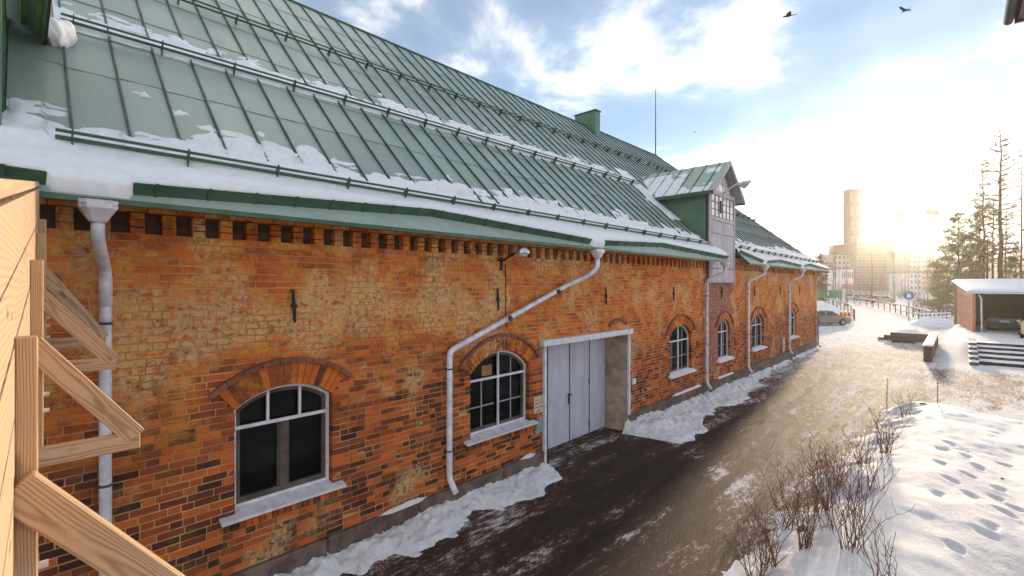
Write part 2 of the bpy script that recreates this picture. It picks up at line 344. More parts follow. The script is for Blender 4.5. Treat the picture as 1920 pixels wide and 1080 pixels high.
# ================================================================== GROUND
def gheight(x, y):
    h = .60*sst(33, 41, x)*sst(-5.6, -6.8, y)
    h = h+(fbm(x*.35, y*.35, 3, 5)-.5)*.05*sst(0, -2, y)
    near = sst(36, 30, x)*sst(-.2, -1.2, y)
    rut = np.abs(((y+2.6+.25*np.sin(x*.35)+fbm(x*.4, y*0, 2, 9)*.8) % 1.7)-.85)
    h = h-near*.025*np.exp(-(rut/.16)**2)+near*(fbm(x*2.2, y*4.5, 4, 31)-.5)*.028*sst(4, 12, x)
    return h
def axis(a, b, st, lo, hi, g=1.16):
    q = list(np.arange(a, b, st)); s = st; p = q[0]; L = []
    while p > lo: s *= g; p -= s; L.append(p)
    s = st; p = q[-1]; Rr = []
    while p < hi: s *= g; p += s; Rr.append(p)
    return np.array(L[::-1]+q+Rr)
gx = axis(1.0, 34.0, .075, -500, 700); gy = axis(-9.0, 0.8, .065, -600, 600)
GX, GY = np.meshgrid(gx, gy, indexing='ij')
GZ = gheight(GX, GY)
ga = lambda cx, cy, rx, ry: np.exp(-(((GX-cx)/rx)**2+((GY-cy)/ry)**2))
SN = .42+.20*sst(11, 27, GX)+.14*sst(26, 46, GX)
SN = SN+(fbm(GX*.9, GY*2.6, 4, 41)-.5)*.45*sst(40, 25, GX)
SN = SN-.34*ga(9.3, -1.5, 2.6, 1.5)-.15*ga(6.0, -2.2, 3.0, 1.1)-.16*ga(13.5, -1.9, 4.0, .8)-.16*ga(20, -2.0, 6.0, .9)-.08*ga(11, -3.2, 3.0, 1.2)
SN = SN-.16*ga(25, -7.3, 4.0, .9)-.10*ga(6.5, -3.6, 2.0, .8)
SN = SN+.40*ga(9.7, -3.25, .9, .28)+.25*ga(6.7, -2.9, .35, .2)+.34*ga(11.4, -1.45, .75, .55)+.22*ga(10.7, -2.2, .5, .5)+.22*ga(10.1, -2.8, .5, .4)+.22*ga(8.4, -4.0, 1.0, .35)+.18*ga(5.6, -1.0, 1.6, .22)
SN = SN+.45*sst(-5.5, -7.0, GY)*sst(25, 18, GX)+.45*sst(28, 34, GX)*sst(-5.3, -5.9, GY)
lane = .20*np.exp(-((GY+3.2+.05*(GX-24))/1.6)**2)*sst(20, 28, GX)
SN = np.where(GX > 44, .86+.1*fbm(GX*.05, GY*.05, 3, 3)-.1, SN)-lane*.4
tr = np.sin((GY+.3*fbm(GX*.3, GY*.1, 2, 4))*9.0)*.07*sst(30, 14, GX)
for y0, sl_, cu, xa_, xb_ in ((-2.3, -.03, .0, 9, 32), (-3.75, -.035, .0, 8, 32), (-2.9, -.02, .002, 10, 34), (-1.5, -.05, -.004, 4, 16), (-3.0, -.06, -.004, 3, 15)):
    yc = y0+sl_*(GX-10)+cu*(GX-10)**2+.10*np.sin(GX*.5); e_ = GY-yc; m_ = sst(xa_, xa_+1.5, GX)*sst(xb_, xb_-2, GX)*(.45+.9*fbm(GX*.7, GY*.5, 3, 77))
    SN = SN-.17*np.exp(-(e_/.10)**2)*m_+.13*np.exp(-((np.abs(e_)-.19)/.06)**2)*m_
SN = np.clip(SN+tr, 0, 1)
mb = MB(); mb.grid(np.stack([GX, GY, GZ], -1))
gme = bpy.data.meshes.new('ground'); gme.from_pydata(mb.v, [], mb.f); gme.materials.append(MAT['ground'])
A = gme.attributes.new('snow', 'FLOAT', 'POINT'); A.data.foreach_set('value', SN.reshape(-1).astype(np.float32))
gme.polygons.foreach_set('use_smooth', [True]*len(gme.polygons)); gme.update()
ground = bpy.data.objects.new('ground', gme); C.objects.link(ground); tag(ground, 'dark wet asphalt with brown slush and trodden ice in front of the barn', 'ground', kind='structure')

# snow ploughed against the wall, heaps with broken edges
def bank(name, x0, x1, edge, top, label, seed, st=.035):
    X, Y = np.meshgrid(np.arange(x0, x1, st), np.arange(-2.4, .03, st), indexing='ij')
    e = edge(X)+(fbm(X*1.3, X*0+seed, 3, seed)-.5)*.55+(fbm(X*4, Y*4, 4, seed+3)-.5)*.45     # outer edge (distance from wall)
    ends = np.minimum(sst(x0, x0+.35, X), sst(x1, x1-.35, X))
    d = np.clip((e*ends+Y)/np.maximum(e, .05), -.2, 1)
    prof = np.where(d > 0, np.power(np.clip(d, 0, 1), .75), d*2)
    h = top(X)*prof*(.45+1.1*fbm(X*3.2, Y*3.2, 4, seed+7))+(np.abs(fbm(X*7, Y*7, 3, seed+8)-.5)*2-.25)*.10*np.clip(d*4, 0, 1)-.012
    Z = gheight(X, Y)+np.maximum(h, -.03)
    m_ = (h[:-1, :-1] > -.02) | (h[1:, 1:] > -.02) | (h[1:, :-1] > -.02) | (h[:-1, 1:] > -.02)
    b_ = MB(); b_.grid(np.stack([X, Y, Z], -1), m_)
    return b_.build(name, MAT['snow_bank'], smooth=True, label=label, cat='snow', kind='stuff')
bank('snow_bank', .8, 7.95, lambda x: .62+.05*np.sin(x*2), lambda x: .22+.0*x, 'ridge of ploughed snow along the wall left of the grey gate', 21)
bank('snow_bank', 10.95, 27.5, lambda x: .30+1.05*np.exp(-((x-12.0)/1.3)**2)+.62*np.exp(-((x-16.5)/3.5)**2)+.22*sst(24, 20, x), lambda x: .20+.16*np.exp(-((x-11.9)/.9)**2)-.07*sst(15, 25, x), 'lumpy snow heap beside the gate thinning along the wall', 57)
bank('snow_bank', 27.9, 34.2, lambda x: .28+0*x, lambda x: .13+0*x, 'thin line of snow at the foot of the far wall end', 83, .05)

# the long snow mound at the right with footprints
xs = np.arange(2.0, 21.4, .06); ys = np.arange(-16, -3.6, .06)
X, Y = np.meshgrid(xs, ys, indexing='ij')
left = -4.25-.055*(X-7)+(fbm(X*.8, X*0, 3, 61)-.5)*.7+(fbm(X*4, Y*4, 3, 62)-.5)*.25
rightend = 20.6-.75*np.clip(-6.2-Y, 0, 8)**1.15+(fbm(Y*.9, X*0, 3, 63)-.5)*.9
dl = left-Y; dr = rightend-X
h = .34*sst(-.02, 1.0, dl)*sst(-.05, 1.6, dr)*(.75+.5*fbm(X*.5, Y*.5, 3, 64))+(fbm(X*1.6, Y*1.6, 3, 65)-.5)*.06+(fbm(X*3.5, Y*9, 3, 66)-.5)*.022
h = h+.10*np.exp(-((Y+6.0)/.8)**2)*sst(0, 1, dl)*sst(0, 2, dr)
edge = np.minimum(sst(-.05, .25, dl), sst(-.05, .3, dr)); h = h*edge
FP = [(1762,878),(1782,911),(1758,938),(1818,936),(1816,899),(1873,920),(1867,938),(1886,967),(1859,998),(1781,839),(1902,955),(1812,860),(1834,880),(1845,1010),(1765,850),(1790,1040),(1885,870)]
for k, (px, py) in enumerate(FP):
    p = gnd(px, py, .32); a = R_(20+25*math.sin(k*2.1)); dx = X-p.x; dy = Y-p.y
    u_ = dx*math.cos(a)+dy*math.sin(a); v_ = -dx*math.sin(a)+dy*math.cos(a)
    q = (u_/.145)**2+(v_/.075)**2
    h = h-.05*np.exp(-q**1.6)+.012*np.exp(-((np.sqrt(q)-1.35)/.3)**2)
h = np.where(edge > .02, h, -.03)
m_ = (edge[:-1, :-1] > .01) | (edge[1:, 1:] > .01)
mb = MB(); mb.grid(np.stack([X, Y, gheight(X, Y)+np.maximum(h, -.03)], -1), m_)
mound = mb.build('snow_mound', MAT['snow'], smooth=True, label='long smooth snow mound with footprints at the lower right', cat='snow', kind='stuff')
MXS, MYS, MH = xs, ys, h
def mound_z(x, y):
    i = int(np.clip((x-MXS[0])/.06, 0, len(MXS)-1)); j = int(np.clip((y-MYS[0])/.06, 0, len(MYS)-1))
    return float(gheight(x, y)+max(MH[i, j], 0))

# ================================================================== BARN
barn = empty('brick_barn', 'long old red brick barn with green standing seam metal roof', 'barn', (14, 3, 0))
BO = Vector((14, 3, 0))
def bpart(mb, name, mat_, parent=None, **k):
    o = mb.build(name, MAT[mat_] if isinstance(mat_, str) else mat_, None, **k)
    o.parent = parent or barn; o.matrix_parent_inverse = Matrix.Translation(-(BO if True else BO)); return o
def bempty(name, parent=None):
    o = bpy.data.objects.new(name, None); C.objects.link(o); o.parent = parent or barn
    o.matrix_parent_inverse = Matrix.Translation(-BO) if (parent is None) else Matrix.Identity(4); return o
def put(o, parent):
    """parent keeping the world place (parts are modelled in world coordinates)"""
    o.parent = parent
    o.matrix_parent_inverse = Matrix.Translation(-BO) if parent is barn else Matrix.Identity(4)
    return o
CH, Z0B, ZT = .0854, .40, 4.50
X0, X1 = -.6, 34.0
# openings: x0, x1, sill z, spring z, rise (None = straight head), ring depth
OPEN = [(1.82, 3.06, 1.12, 2.40, .22, .30), (5.66, 7.27, 1.12, 2.30, .36, .27), (13.78, 15.38, 1.12, 2.30, .37, .27),
        (17.75, 19.02, 1.12, 2.30, .34, .25), (21.68, 23.34, 1.12, 2.28, .38, .26), (27.62, 29.24, 1.12, 2.28, .38, .26)]
def arc(o):
    hw = (o[1]-o[0])/2; r = o[4]; Ri = (hw*hw+r*r)/(2*r); cz = o[3]+r-Ri; phi = math.asin(hw/Ri); return (o[0]+o[1])/2, hw, Ri, cz, phi
def blocked(z):
    """x intervals without bricks at height z"""
    L = []
    for o in OPEN:
        cx, hw, Ri, cz, phi = arc(o); Re = Ri+o[5]; ze = cz+Re*math.cos(phi)
        if o[2] <= z < o[3]: L.append((o[0], o[1]))
        elif o[3] <= z < ze: q = hw+(z-o[3])*math.tan(phi); L.append((cx-q, cx+q))
        elif ze <= z < cz+Re: q = math.sqrt(Re*Re-(z-cz)**2); L.append((cx-q, cx+q))
    if z < 2.70: L.append((7.72, 11.25))
    if z > 3.97: L.append((16.72, 19.06))
    if z < .48: L.append((11.25, X1+1))
    return sorted(L)
wall_core = MB(); bricks = []           # (x0,x1,z0,z1,edge)
nC = int(round((ZT-Z0B)/CH))
for k in range(nC):
    za, zb = Z0B+k*CH, Z0B+(k+1)*CH; bl = blocked((za+zb)/2)
    free = []; p = X0
    for a, b_ in bl:
        if a > p: free.append((p, min(a, X1)))
        p = max(p, b_)
    if p < X1: free.append((p, X1))
    for a, b_ in free:
        wall_core.box(a+(.012 if a > X0 else 0), .004, za, b_-(.012 if b_ < X1 else 0), .45, zb)
        x = a; first = True; prevlen = 0
        while x < b_-.02:
            L = .262 if (random.random() < (.72 if k % 3 else .42)) else .126
            if first and a == X0: L = random.choice((.08, .19, .262))
            e = x+L
            if b_-e < .07: e = b_
            bricks.append((x, e-(0 if e >= b_-1e-6 else .013), za+.006, zb-.007, first and a > X0 or e >= b_-1e-6 and b_ < X1))
            x = e; first = False
wall = bpart(wall_core, 'wall', 'mortar')
wb = MB()                               # ends and back of the barn
for (a, b_, c_, d_) in ((33.55, .46, 34.0, 11.94), (-8.0, 11.94, 34.0, 12.4), (-8.0, -.0, -7.5, 11.9), (-7.5, 0.0, -.6, .45)):
    wb.box(a, b_, .0, c_, d_, 4.75)
put(bpart(wb, 'rear_wall', 'mortar'), wall)
def brick_geo(mb, x0, x1, z0, z1, proud, depth, j=.0035, ch=.0045):
    J = lambda: random.uniform(-j, j)
    y0 = -proud; O = [(x0+J(), z0+J()), (x1+J(), z0+J()), (x1+J(), z1+J()), (x0+J(), z1+J())]
    cx, cz = (x0+x1)/2, (z0+z1)/2
    I = [(x+(ch if x < cx else -ch), z+(ch if z < cz else -ch)) for x, z in O]
    mb.add([(x, depth, z) for x, z in O]+[(x, y0+ch*.7, z) for x, z in O]+[(x, y0+J()*.8, z) for x, z in I],
           [(8,9,10,11)]+[(4+i, 4+(i+1) % 4, 8+(i+1) % 4, 8+i) for i in range(4)]+[(i, (i+1) % 4, 4+(i+1) % 4, 4+i) for i in range(4)])
def area(q):
    x0, x1, z0, z1, e = q; P = [proj((x, 0, z)) for x, z in ((x0, z0), (x1, z0), (x1, z1), (x0, z1))]
    if any(p[2] < .3 for p in P) or not (95 < P[0][0] < 1900) or P[0][1] > 1085 or P[2][1] < 0: return 0
    if 180 < P[0][0] < 225: return 0
    return abs(sum(P[i][0]*P[(i+1) % 4][1]-P[(i+1) % 4][0]*P[i][1] for i in range(4)))/2
std = [q for q in bricks if not q[4] and (abs(q[1]-q[0]-.249) < .002 or abs(q[1]-q[0]-.113) < .002)]
top300 = set(sorted(std, key=area, reverse=True)[:300])
variants = {}
for L in (.249, .113):
    for v in range(4):
        b_ = MB(); brick_geo(b_, -L/2, L/2, -CH/2+.0065, CH/2-.0065, random.uniform(-.002, .006), .05)
        me = bpy.data.meshes.new('brick'); me.from_pydata(b_.v, [], b_.f); me.materials.append(MAT['brick']); variants[(L, v)] = me
rest = MB(); newb = MB()
for q in bricks:
    if q in top300:
        L = .249 if q[1]-q[0] > .2 else .113
        o = bpy.data.objects.new('brick', variants[(L, random.randrange(4))]); C.objects.link(o); o.location = ((q[0]+q[1])/2, 0, (q[2]+q[3])/2+.0005); put(o, wall)
        continue
    tgt = newb if (16.45+.25*math.sin(q[2]*9) < q[0] < 19.15+.2*math.sin(q[2]*7) and q[2] > 1.0) else rest
    tgt.cur = random.random(); pr = random.uniform(-.001, .008)
    if random.random() < .03: pr = -.003
    brick_geo(tgt, q[0], q[1], q[2], q[3], pr, .16 if q[4] else .05)
put(bpart(rest, 'brick_courses', 'brick', attr=True, kind='stuff'), wall)
mat('brick_new', (.40,.17,.13), .9, var=.5, vscale=6, bump=.4, bscale=40, col2=(.24,.075,.055))
put(bpart(newb, 'brick_patch', 'brick_new', attr=True, kind='stuff'), wall)
# corbel table: dentils, then two oversailing courses
den = []; x = -.55
dm = []
for v in range(4):
    b_ = MB()
    for r in range(3): brick_geo(b_, -.065, .065, -.115+r*.077, -.115+r*.077+.068, random.uniform(-.003, .004), .13, .004)
    me = bpy.data.meshes.new('dentil'); me.from_pydata(b_.v, [], b_.f); me.materials.append(MAT['brick']); dm.append(me)
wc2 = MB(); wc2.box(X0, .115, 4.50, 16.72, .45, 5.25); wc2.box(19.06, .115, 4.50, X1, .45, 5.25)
put(bpart(wc2, 'frieze_wall', 'soffit'), wall)  # dark brown backing puts the shade of the dentil gaps into colour
rc = MB()
while x < X1-.1:
    if not (16.6 < x < 19.2):
        o = bpy.data.objects.new('dentil', random.choice(dm)); C.objects.link(o); o.location = (x, -.004, 4.615); put(o, wall)
    x += .285
for z, pr in ((4.735, .03), (4.82, .075), (4.905, .075)):
    x = X0
    while x < X1:
        L = .25
        if not (16.5 < x < 19.1): rc.cur = random.random(); brick_geo(rc, x, x+L, z, z+.077, pr, .2, .004)
        x += L+.011
put(bpart(rc, 'cornice_courses', 'brick', attr=True, kind='stuff'), wall)
# corner pier at the far end
cp = MB(); z = .48; k = 0
while z < 4.7:
    cp.cur = random.random(); brick_geo(cp, 33.6, 34.06 if k % 2 else 34.03, z, z+.075, .05, .3); z += CH; k += 1
put(bpart(cp, 'corner_pier', 'brick', attr=True), wall)
# arches
mat('hood_brick', (.33,.13,.075), .9, var=.4, vscale=7, bump=.4, bscale=40, col2=(.19,.075,.052))
for wi, o in enumerate(OPEN):
    cx, hw, Ri, cz, phi = arc(o); n = int(2*phi*(Ri+o[5]/2)/.088); n += 1-n % 2
    joined = MB()
    def vous(mb, a0, a1, r0, r1, ya, yb):
        P = []
        for y in (ya, yb):
            for a_, r_ in ((a0, r0), (a1, r0), (a1, r1), (a0, r1)): P.append((cx+r_*math.sin(a_), y, cz+r_*math.cos(a_)))
        mb.add(P, [(0,3,2,1)[::-1], (4,5,6,7)[::-1], (0,4,5,1), (1,5,6,2), (2,6,7,3), (3,7,4,0)])
    for i in range(n):
        g = .005/Ri; a0 = -phi+2*phi*i/n+g; a1 = -phi+2*phi*(i+1)/n-g
        if wi < 3:
            b_ = MB(); b_.cur = 0.0; vous(b_, a0, a1, Ri+.002, Ri+o[5]-random.uniform(0, .012), -.006-random.uniform(0, .008), .16); put(bpart(b_, 'arch_brick', 'brick', attr=True), wall)
        else: joined.cur = random.random(); vous(joined, a0, a1, Ri+.002, Ri+o[5], -.01, .16)
    if wi >= 3: put(bpart(joined, 'arch', 'brick', attr=True), wall)
    bk = MB(); vous(bk, -phi-.01, phi+.01, Ri+.01, Ri+o[5]+.02, .012, .15)
    # mortar ring behind the arch bricks, in short steps
    bk = MB()
    for i in range(24): vous(bk, -phi+2*phi*i/24, -phi+2*phi*(i+1)/24, Ri+.008, Ri+o[5]+.03, .006, .155)
    put(bpart(bk, 'arch_mortar', 'mortar'), wall)
    hd = MB(); m_ = int(2*(phi+.05)*(Ri+o[5])/.2)
    for i in range(m_):
        w_ = 2*(phi+.06); hd.cur = random.random()*.35
        vous(hd, -phi-.06+w_*i/m_+.003, -phi-.06+w_*(i+1)/m_-.003, Ri+o[5]+.004, Ri+o[5]+.066, -.065, .03)
    put(bpart(hd, 'hood_mould', 'hood_brick', attr=True), wall)
# old relieving arch over the gate
hd = MB()
for i in range(9):
    cx, cz, Ri = 10.75, 2.28, .72
    a0 = -.62+1.24*i/9; a1 = -.62+1.24*(i+1)/9-.01; P = []
    hd.cur = random.random()*.4
    for y in (-.05, .02):
        for a_, r_ in ((a0, Ri), (a1, Ri), (a1, Ri+.07), (a0, Ri+.07)): P.append((cx+r_*math.sin(a_), y, cz+r_*math.cos(a_)))
    hd.add(P, [(0,1,2,3), (7,6,5,4), (0,4,5,1), (1,5,6,2), (2,6,7,3), (3,7,4,0)])
put(bpart(hd, 'hood_mould', 'hood_brick', attr=True), wall)
# plinth of granite blocks
x = X0; zt = .398
def stone(xa, xb, zt):
    b_ = MB(); b_.cbox(xa+.006, -.045-random.uniform(0, .02), -.1, xb-.006, .3, zt-random.uniform(0, .015), .02); return put(bpart(b_, 'plinth_stone', 'plinth'), wall)
while x < 7.72:
    L = min(random.uniform(1.3, 2.1), 7.72-x); L = 7.72-x if 7.72-x-L < .5 else L
    stone(x, x+L, .398); x += L
x = 11.30
while x < 34.05:
    L = min(random.uniform(1.2, 2.2), 34.05-x); L = 34.05-x if 34.05-x-L < .5 else L
    stone(x, x+L, .482); x += L
# snow lying on the ledge of the plinth
for xa, xb, zt in ((3.75, 4.72, .40), (6.95, 7.5, .40), (13.9, 16.2, .485), (17.6, 19.4, .485)):
    b_ = MB(); n = 24; X, T_ = np.meshgrid(np.linspace(xa, xb, n), np.linspace(0, 1, 5), indexing='ij')
    e = np.minimum(sst(xa, xa+.25, X), sst(xb, xb-.25, X))
    Z = zt-.005+.045*e*np.sin(T_*math.pi*.5)*(.6+.8*fbm(X*6, T_*2, 3, 5)); Y = -.075*e*(1-T_)-.004+0*X
    b_.grid(np.stack([X, Y, Z], -1)); b_.build('ledge_snow', MAT['snow'], smooth=True, label='sliver of snow on the plinth ledge under the bricks', cat='snow', group='snow on the plinth ledge', kind='stuff')
# ------------------------------------------------------------------ windows
def top_at(o, x, ins):
    cx, hw, Ri, cz, phi = arc(o); r = Ri-ins; d = min(abs(x-cx), r*.999); return cz+math.sqrt(r*r-d*d)
def frame_ring(mb, o, i0, i1, ya, yb, zlo):
    def outl(ins):
        xa, xb = o[0]+ins, o[1]-ins; P = [(xa, zlo+ins)]
        for k in range(17): x = xa+(xb-xa)*k/16; P.append((x, top_at(o, x, ins)))
        P.append((xb, zlo+ins)); return P
    A_, B_ = outl(i0), outl(i1); n = len(A_)
    V = [(x, ya, z) for x, z in A_]+[(x, ya, z) for x, z in B_]+[(x, yb, z) for x, z in A_]+[(x, yb, z) for x, z in B_]
    F = []
    for i in range(n):
        j = (i+1) % n
        F += [(i, n+i, n+j, j), (n+i, 3*n+i, 3*n+j, n+j), (i, j, 2*n+j, 2*n+i)]
    mb.add(V, F)
def pane(o, xa, xb, za, zb, y, ins=.05):
    b_ = MB(); P = [(xa, y, za), (xb, y, za)]
    for k in range(9): x = xb+(xa-xb)*k/8; P.append((x, y, min(zb, top_at(o, x, ins))))
    b_.prism(P, (0, .006, 0)); return b_
def bar_v(mb, o, x, w_, za, zb, ya, yb, ins=.03): mb.box(x-w_/2, ya, za, x+w_/2, yb, min(zb, top_at(o, x, ins)))
def window(wi, o, style):
    z0 = o[2]; cx = (o[0]+o[1])/2; hw = (o[1]-o[0])/2; wn = bempty('window')
    fr = MB(); frame_ring(fr, o, .004, .042, .098, .17, z0+.03); put(bpart(fr, 'frame', 'white_paint'), wn)
    tz = z0+1.03 if wi else z0+1.03
    sa = MB(); frame_ring(sa, o, .043, .095, .125, .18, z0+.03)
    bars = MB()
    bars.box(o[0]+.03, .085, tz-.022, o[1]-.03, .12, tz+.02)
    if wi == 0:
        for q in (-.205, .205): bar_v(bars, o, cx+q, .032, tz+.022, 9, .09, .125)
        sa.box(cx-.045, .115, z0+.06, cx+.045, .18, tz-.03); sa.box(o[0]+.05, .12, z0+.05, o[1]-.05, .18, z0+.14)
        for sgn in (-1, 1):
            sa.box(cx+sgn*.045, .13, z0+.14, cx+sgn*.075, .18, tz-.03)
        cols = [(o[0]+.05, cx-.22), (cx-.19, cx+.19), (cx+.22, o[1]-.05)]
        for a_, b_ in cols: put(bpart(pane(o, a_, b_, tz+.02, 9, .165, .08), 'pane', 'glass'), wn)
        for a_, b_ in ((o[0]+.05, cx-.04), (cx+.04, o[1]-.05)): put(bpart(pane(o, a_, b_, z0+.12, tz-.02, .165), 'pane', 'glass'), wn)
    else:
        bar_v(bars, o, cx, .032, z0+.05, 9, .088, .125)
        for s_ in (-1, 1):
            xm = cx+s_*hw*.5
            thin = MB()
            thin.box(xm-.008, .14, z0+.1, xm+.008, .17, tz-.05); thin.box(cx+s_*.06 if s_ > 0 else o[0]+.09, .141, z0+.50, o[1]-.09 if s_ > 0 else cx-.06, .171, z0+.517)
            if s_ > 0: bar_v(thin, o, xm, .016, tz+.03, 9, .14, .17, .09)
            put(bpart(thin, 'glazing_bar', 'mauve'), wn)
            xa, xb = (o[0]+.05, cx-.02) if s_ < 0 else (cx+.02, o[1]-.05)
            put(bpart(pane(o, xa, xb, z0+.08, tz-.02, .165), 'pane', 'glass'), wn); put(bpart(pane(o, xa, xb, tz+.02, 9, .165, .08), 'pane', 'glass'), wn)
            sa.box(xa, .13, z0+.05, xb, .178, z0+.12)
        if wi == 1:
            bd = MB(); bd.box(o[0]+.42, .15, tz+.04, cx-.12, .16, tz+.24); mat('board', (.40,.22,.09), .8, var=.3); put(bpart(bd, 'boarded_pane', 'board'), wn)
    put(bpart(bars, 'crossbar', 'white_paint'), wn); put(bpart(sa, 'sash', 'sash'), wn)
    sx0, sx1 = o[0]-.17, o[1]+.15
    s_ = MB(); s_.prism([(sx0, -.125, z0-.055), (sx0, -.125, z0-.020), (sx0, .14, z0+.035), (sx0, .14, z0+.0)], (sx1-sx0, 0, 0)); put(bpart(s_, 'sill', 'white_paint'), wn)
    sb = MB(); x = o[0]-.12
    while x < o[1]+.05: sb.cur = random.random(); brick_geo(sb, x, x+.068, z0-.185, z0-.062, .035+random.uniform(0, .012), .05, .004); x += .078
    put(bpart(sb, 'sill_bricks', 'brick', attr=True), wn)
for wi, o in enumerate(OPEN): window(wi, o, 0)
# snow on the far sills
for wi in (2, 3, 4, 5):
    o = OPEN[wi]; b_ = MB(); X, T_ = np.meshgrid(np.linspace(o[0]-.15, o[1]+.12, 20), np.linspace(0, 1, 5), indexing='ij')
    Y = -.13+.22*T_; Z = o[2]-.018+.045*T_+.035*np.sin(np.clip(T_*1.2, 0, 1)*math.pi*.5)*(.5+fbm(X*5, T_*2, 2, wi))*sst(0, .15, T_+.02); b_.grid(np.stack([X, Y, Z], -1))
    b_.build('sill_snow', MAT['snow'], smooth=True, label=['snow on the first sill right of the gate', 'snow on the sill under the loading dormer', 'snow on the sill right of the dormer', 'snow on the farthest window sill'][wi-2], cat='snow', kind='stuff')
# painted number on the second arch
def text_obj(txt, size, loc, rot, mat_, name, parent=None, ext=.001):
    cu = bpy.data.curves.new(name, 'FONT'); cu.body = txt; cu.size = size; cu.align_x = 'CENTER'; cu.align_y = 'CENTER'; cu.extrude = ext; cu.resolution_u = 2
    tmp = bpy.data.objects.new(name+'_c', cu); C.objects.link(tmp)
    dg = bpy.context.evaluated_depsgraph_get(); me = bpy.data.meshes.new_from_object(tmp.evaluated_get(dg)); bpy.data.objects.remove(tmp)
    me.materials.clear(); me.materials.append(MAT[mat_]); o = bpy.data.objects.new(name, me); C.objects.link(o); o.location = loc; o.rotation_euler = rot
    if parent is not None: o.parent = parent
    return o
put(text_obj('211', .20, (6.46, -.032, 2.795), (R_(90), 0, 0), 'iron', 'painted_number', ext=.003), wall)
# wall anchors
for i, xa in enumerate((2.52, 6.34, 10.15, 14.0, 18.05, 21.9, 25.9, 29.8)):
    b_ = MB(); z = 3.66; b_.tube([(xa-.012, -.03, z+.22), (xa, -.032, z), (xa+.012, -.03, z-.22)], [.015, .024, .015], 6); b_.box(xa-.035, -.05, z-.02, xa+.035, .0, z+.025); put(bpart(b_, 'wall_anchor', 'iron'), barn)
# cable beside the lamp
b_ = MB(); b_.tube([(6.56, -.015, 4.35), (6.57, -.015, 3.9), (6.56, -.015, 3.4), (6.6, -.015, 3.1)], .009, 5); put(bpart(b_, 'cable', 'iron'), barn)
# ------------------------------------------------------------------ gate
gate = bempty('gate')
xs_ = [7.76, 8.60, 9.466, 10.33, 11.10]
for a, b2 in zip(xs_[:-1], xs_[1:]):
    lf = MB(); lf.cbox(a+.008, .60+random.uniform(0, .006), .04, b2-.008, .66, 2.66, .008); put(bpart(lf, 'gate_leaf', 'gate_paint'), gate)
    ed = MB(); ed.box(a-.004, .592, .05, a+.012, .604, 2.65); put(bpart(ed, 'cover_strip', 'zinc_dark'), gate)
hd = MB(); hd.box(9.40, .55, 1.18, 9.43, .60, 1.23); hd.tube([(9.36, .56, 1.21), (9.50, .55, 1.20)], .013, 6); hd.box(9.41, .57, .98, 9.45, .60, 1.16); put(bpart(hd, 'handle', 'iron'), gate)
for zz_ in (.25, 1.35): 
    hd = MB(); hd.tube([(10.30, .59, zz_), (10.30, .59, zz_+.12)], .014, 6); put(bpart(hd, 'hinge', 'iron'), gate)
li = MB(); li.cbox(7.60, -.135, 2.63, 11.33, .0, 2.765, .008); put(bpart(li, 'lintel', 'white_paint'), gate)
for xa, xb, za in ((7.70, 7.765, .10), (11.22, 11.29, .46)):
    b_ = MB(); b_.box(xa, -.06, za, xb, .0, 2.628); put(bpart(b_, 'edge_strip', 'white_paint'), gate)
jb = MB(); jb.prism([(11.24, .002, -.05), (11.70, .002, -.05), (11.70, .70, -.05), (11.11, .70, -.05)], (0, 0, 2.68)); put(bpart(jb, 'jamb', 'concrete'), gate)
jb = MB(); jb.prism([(7.30, .03, -.05), (7.735, .03, -.05), (7.76, .70, -.05), (7.30, .70, -.05)], (0, 0, 2.68)); put(bpart(jb, 'jamb', 'concrete'), gate)
jb = MB(); jb.box(7.5, .02, 2.64, 11.5, .72, 2.72); jb.box(7.5, .665, 0, 11.5, .72, 2.7); put(bpart(jb, 'recess_lining', 'sash'), gate)
# ------------------------------------------------------------------ roof
RM, RZ, RE = .966, 4.87, -.62
def rp(x, y, h=0.0): return (x, y-.695*h, RZ+RM*(y+.5)+.719*h)
XR, YR, XE = 25.2, 6.2, 34.6
ymax = lambda x: YR if x < XR else max(RE, YR-(x-XR)*(YR-RE)/(XE-XR))
roof = bempty('roof')
b_ = MB()                                # boarding under the sheets, all slopes
for xa, xb in ((-8.3, 16.62), (17.12, 19.2)):
    pass
P = [rp(-8.3, RE, -.03), rp(17.1, RE, -.03), rp(17.1, -.05, -.03), rp(19.2, -.05, -.03), rp(19.2, RE, -.03), rp(XE-.03, RE, -.03), rp(XR, YR-.02, -.03), rp(-8.3, YR-.02, -.03)]
b_.add(P, [tuple(range(8))])
yb = 2*YR-RE
zr = RZ+RM*(YR+.5)-.02; ze = RZ+RM*(RE+.5)-.03
b_.add([(-8.3, YR, zr), (XR, YR, zr), (XE, yb, ze), (-8.3, yb, ze)], [(0, 1, 2, 3)])
b_.add([(XR, YR, zr), (XE, RE, ze), (XE, yb, ze)], [(0, 1, 2)])
b_.add([(-8.3, YR, zr), (-8.3, yb, ze), (-8.3, RE, ze)], [(0, 1, 2)])
put(bpart(b_, 'roof_boarding', 'roof'), roof)
so_ = MB()                               # soffit
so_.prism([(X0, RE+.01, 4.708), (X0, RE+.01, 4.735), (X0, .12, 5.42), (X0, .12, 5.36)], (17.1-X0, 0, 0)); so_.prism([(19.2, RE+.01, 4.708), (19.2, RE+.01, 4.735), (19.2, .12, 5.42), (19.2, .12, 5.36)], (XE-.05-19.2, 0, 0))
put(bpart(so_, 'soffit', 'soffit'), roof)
for xa, xb in ((-8.3, 17.1), (19.2, XE)):
    b_ = MB(); b_.box(xa, RE-.02, 4.712, xb, RE+.008, 4.76); put(bpart(b_, 'eave_trim', 'green_dark'), roof)
b_ = MB(); b_.box(XE-.02, RE, 4.66, XE+.01, yb, 4.76); put(bpart(b_, 'eave_trim', 'green_dark'), roof)
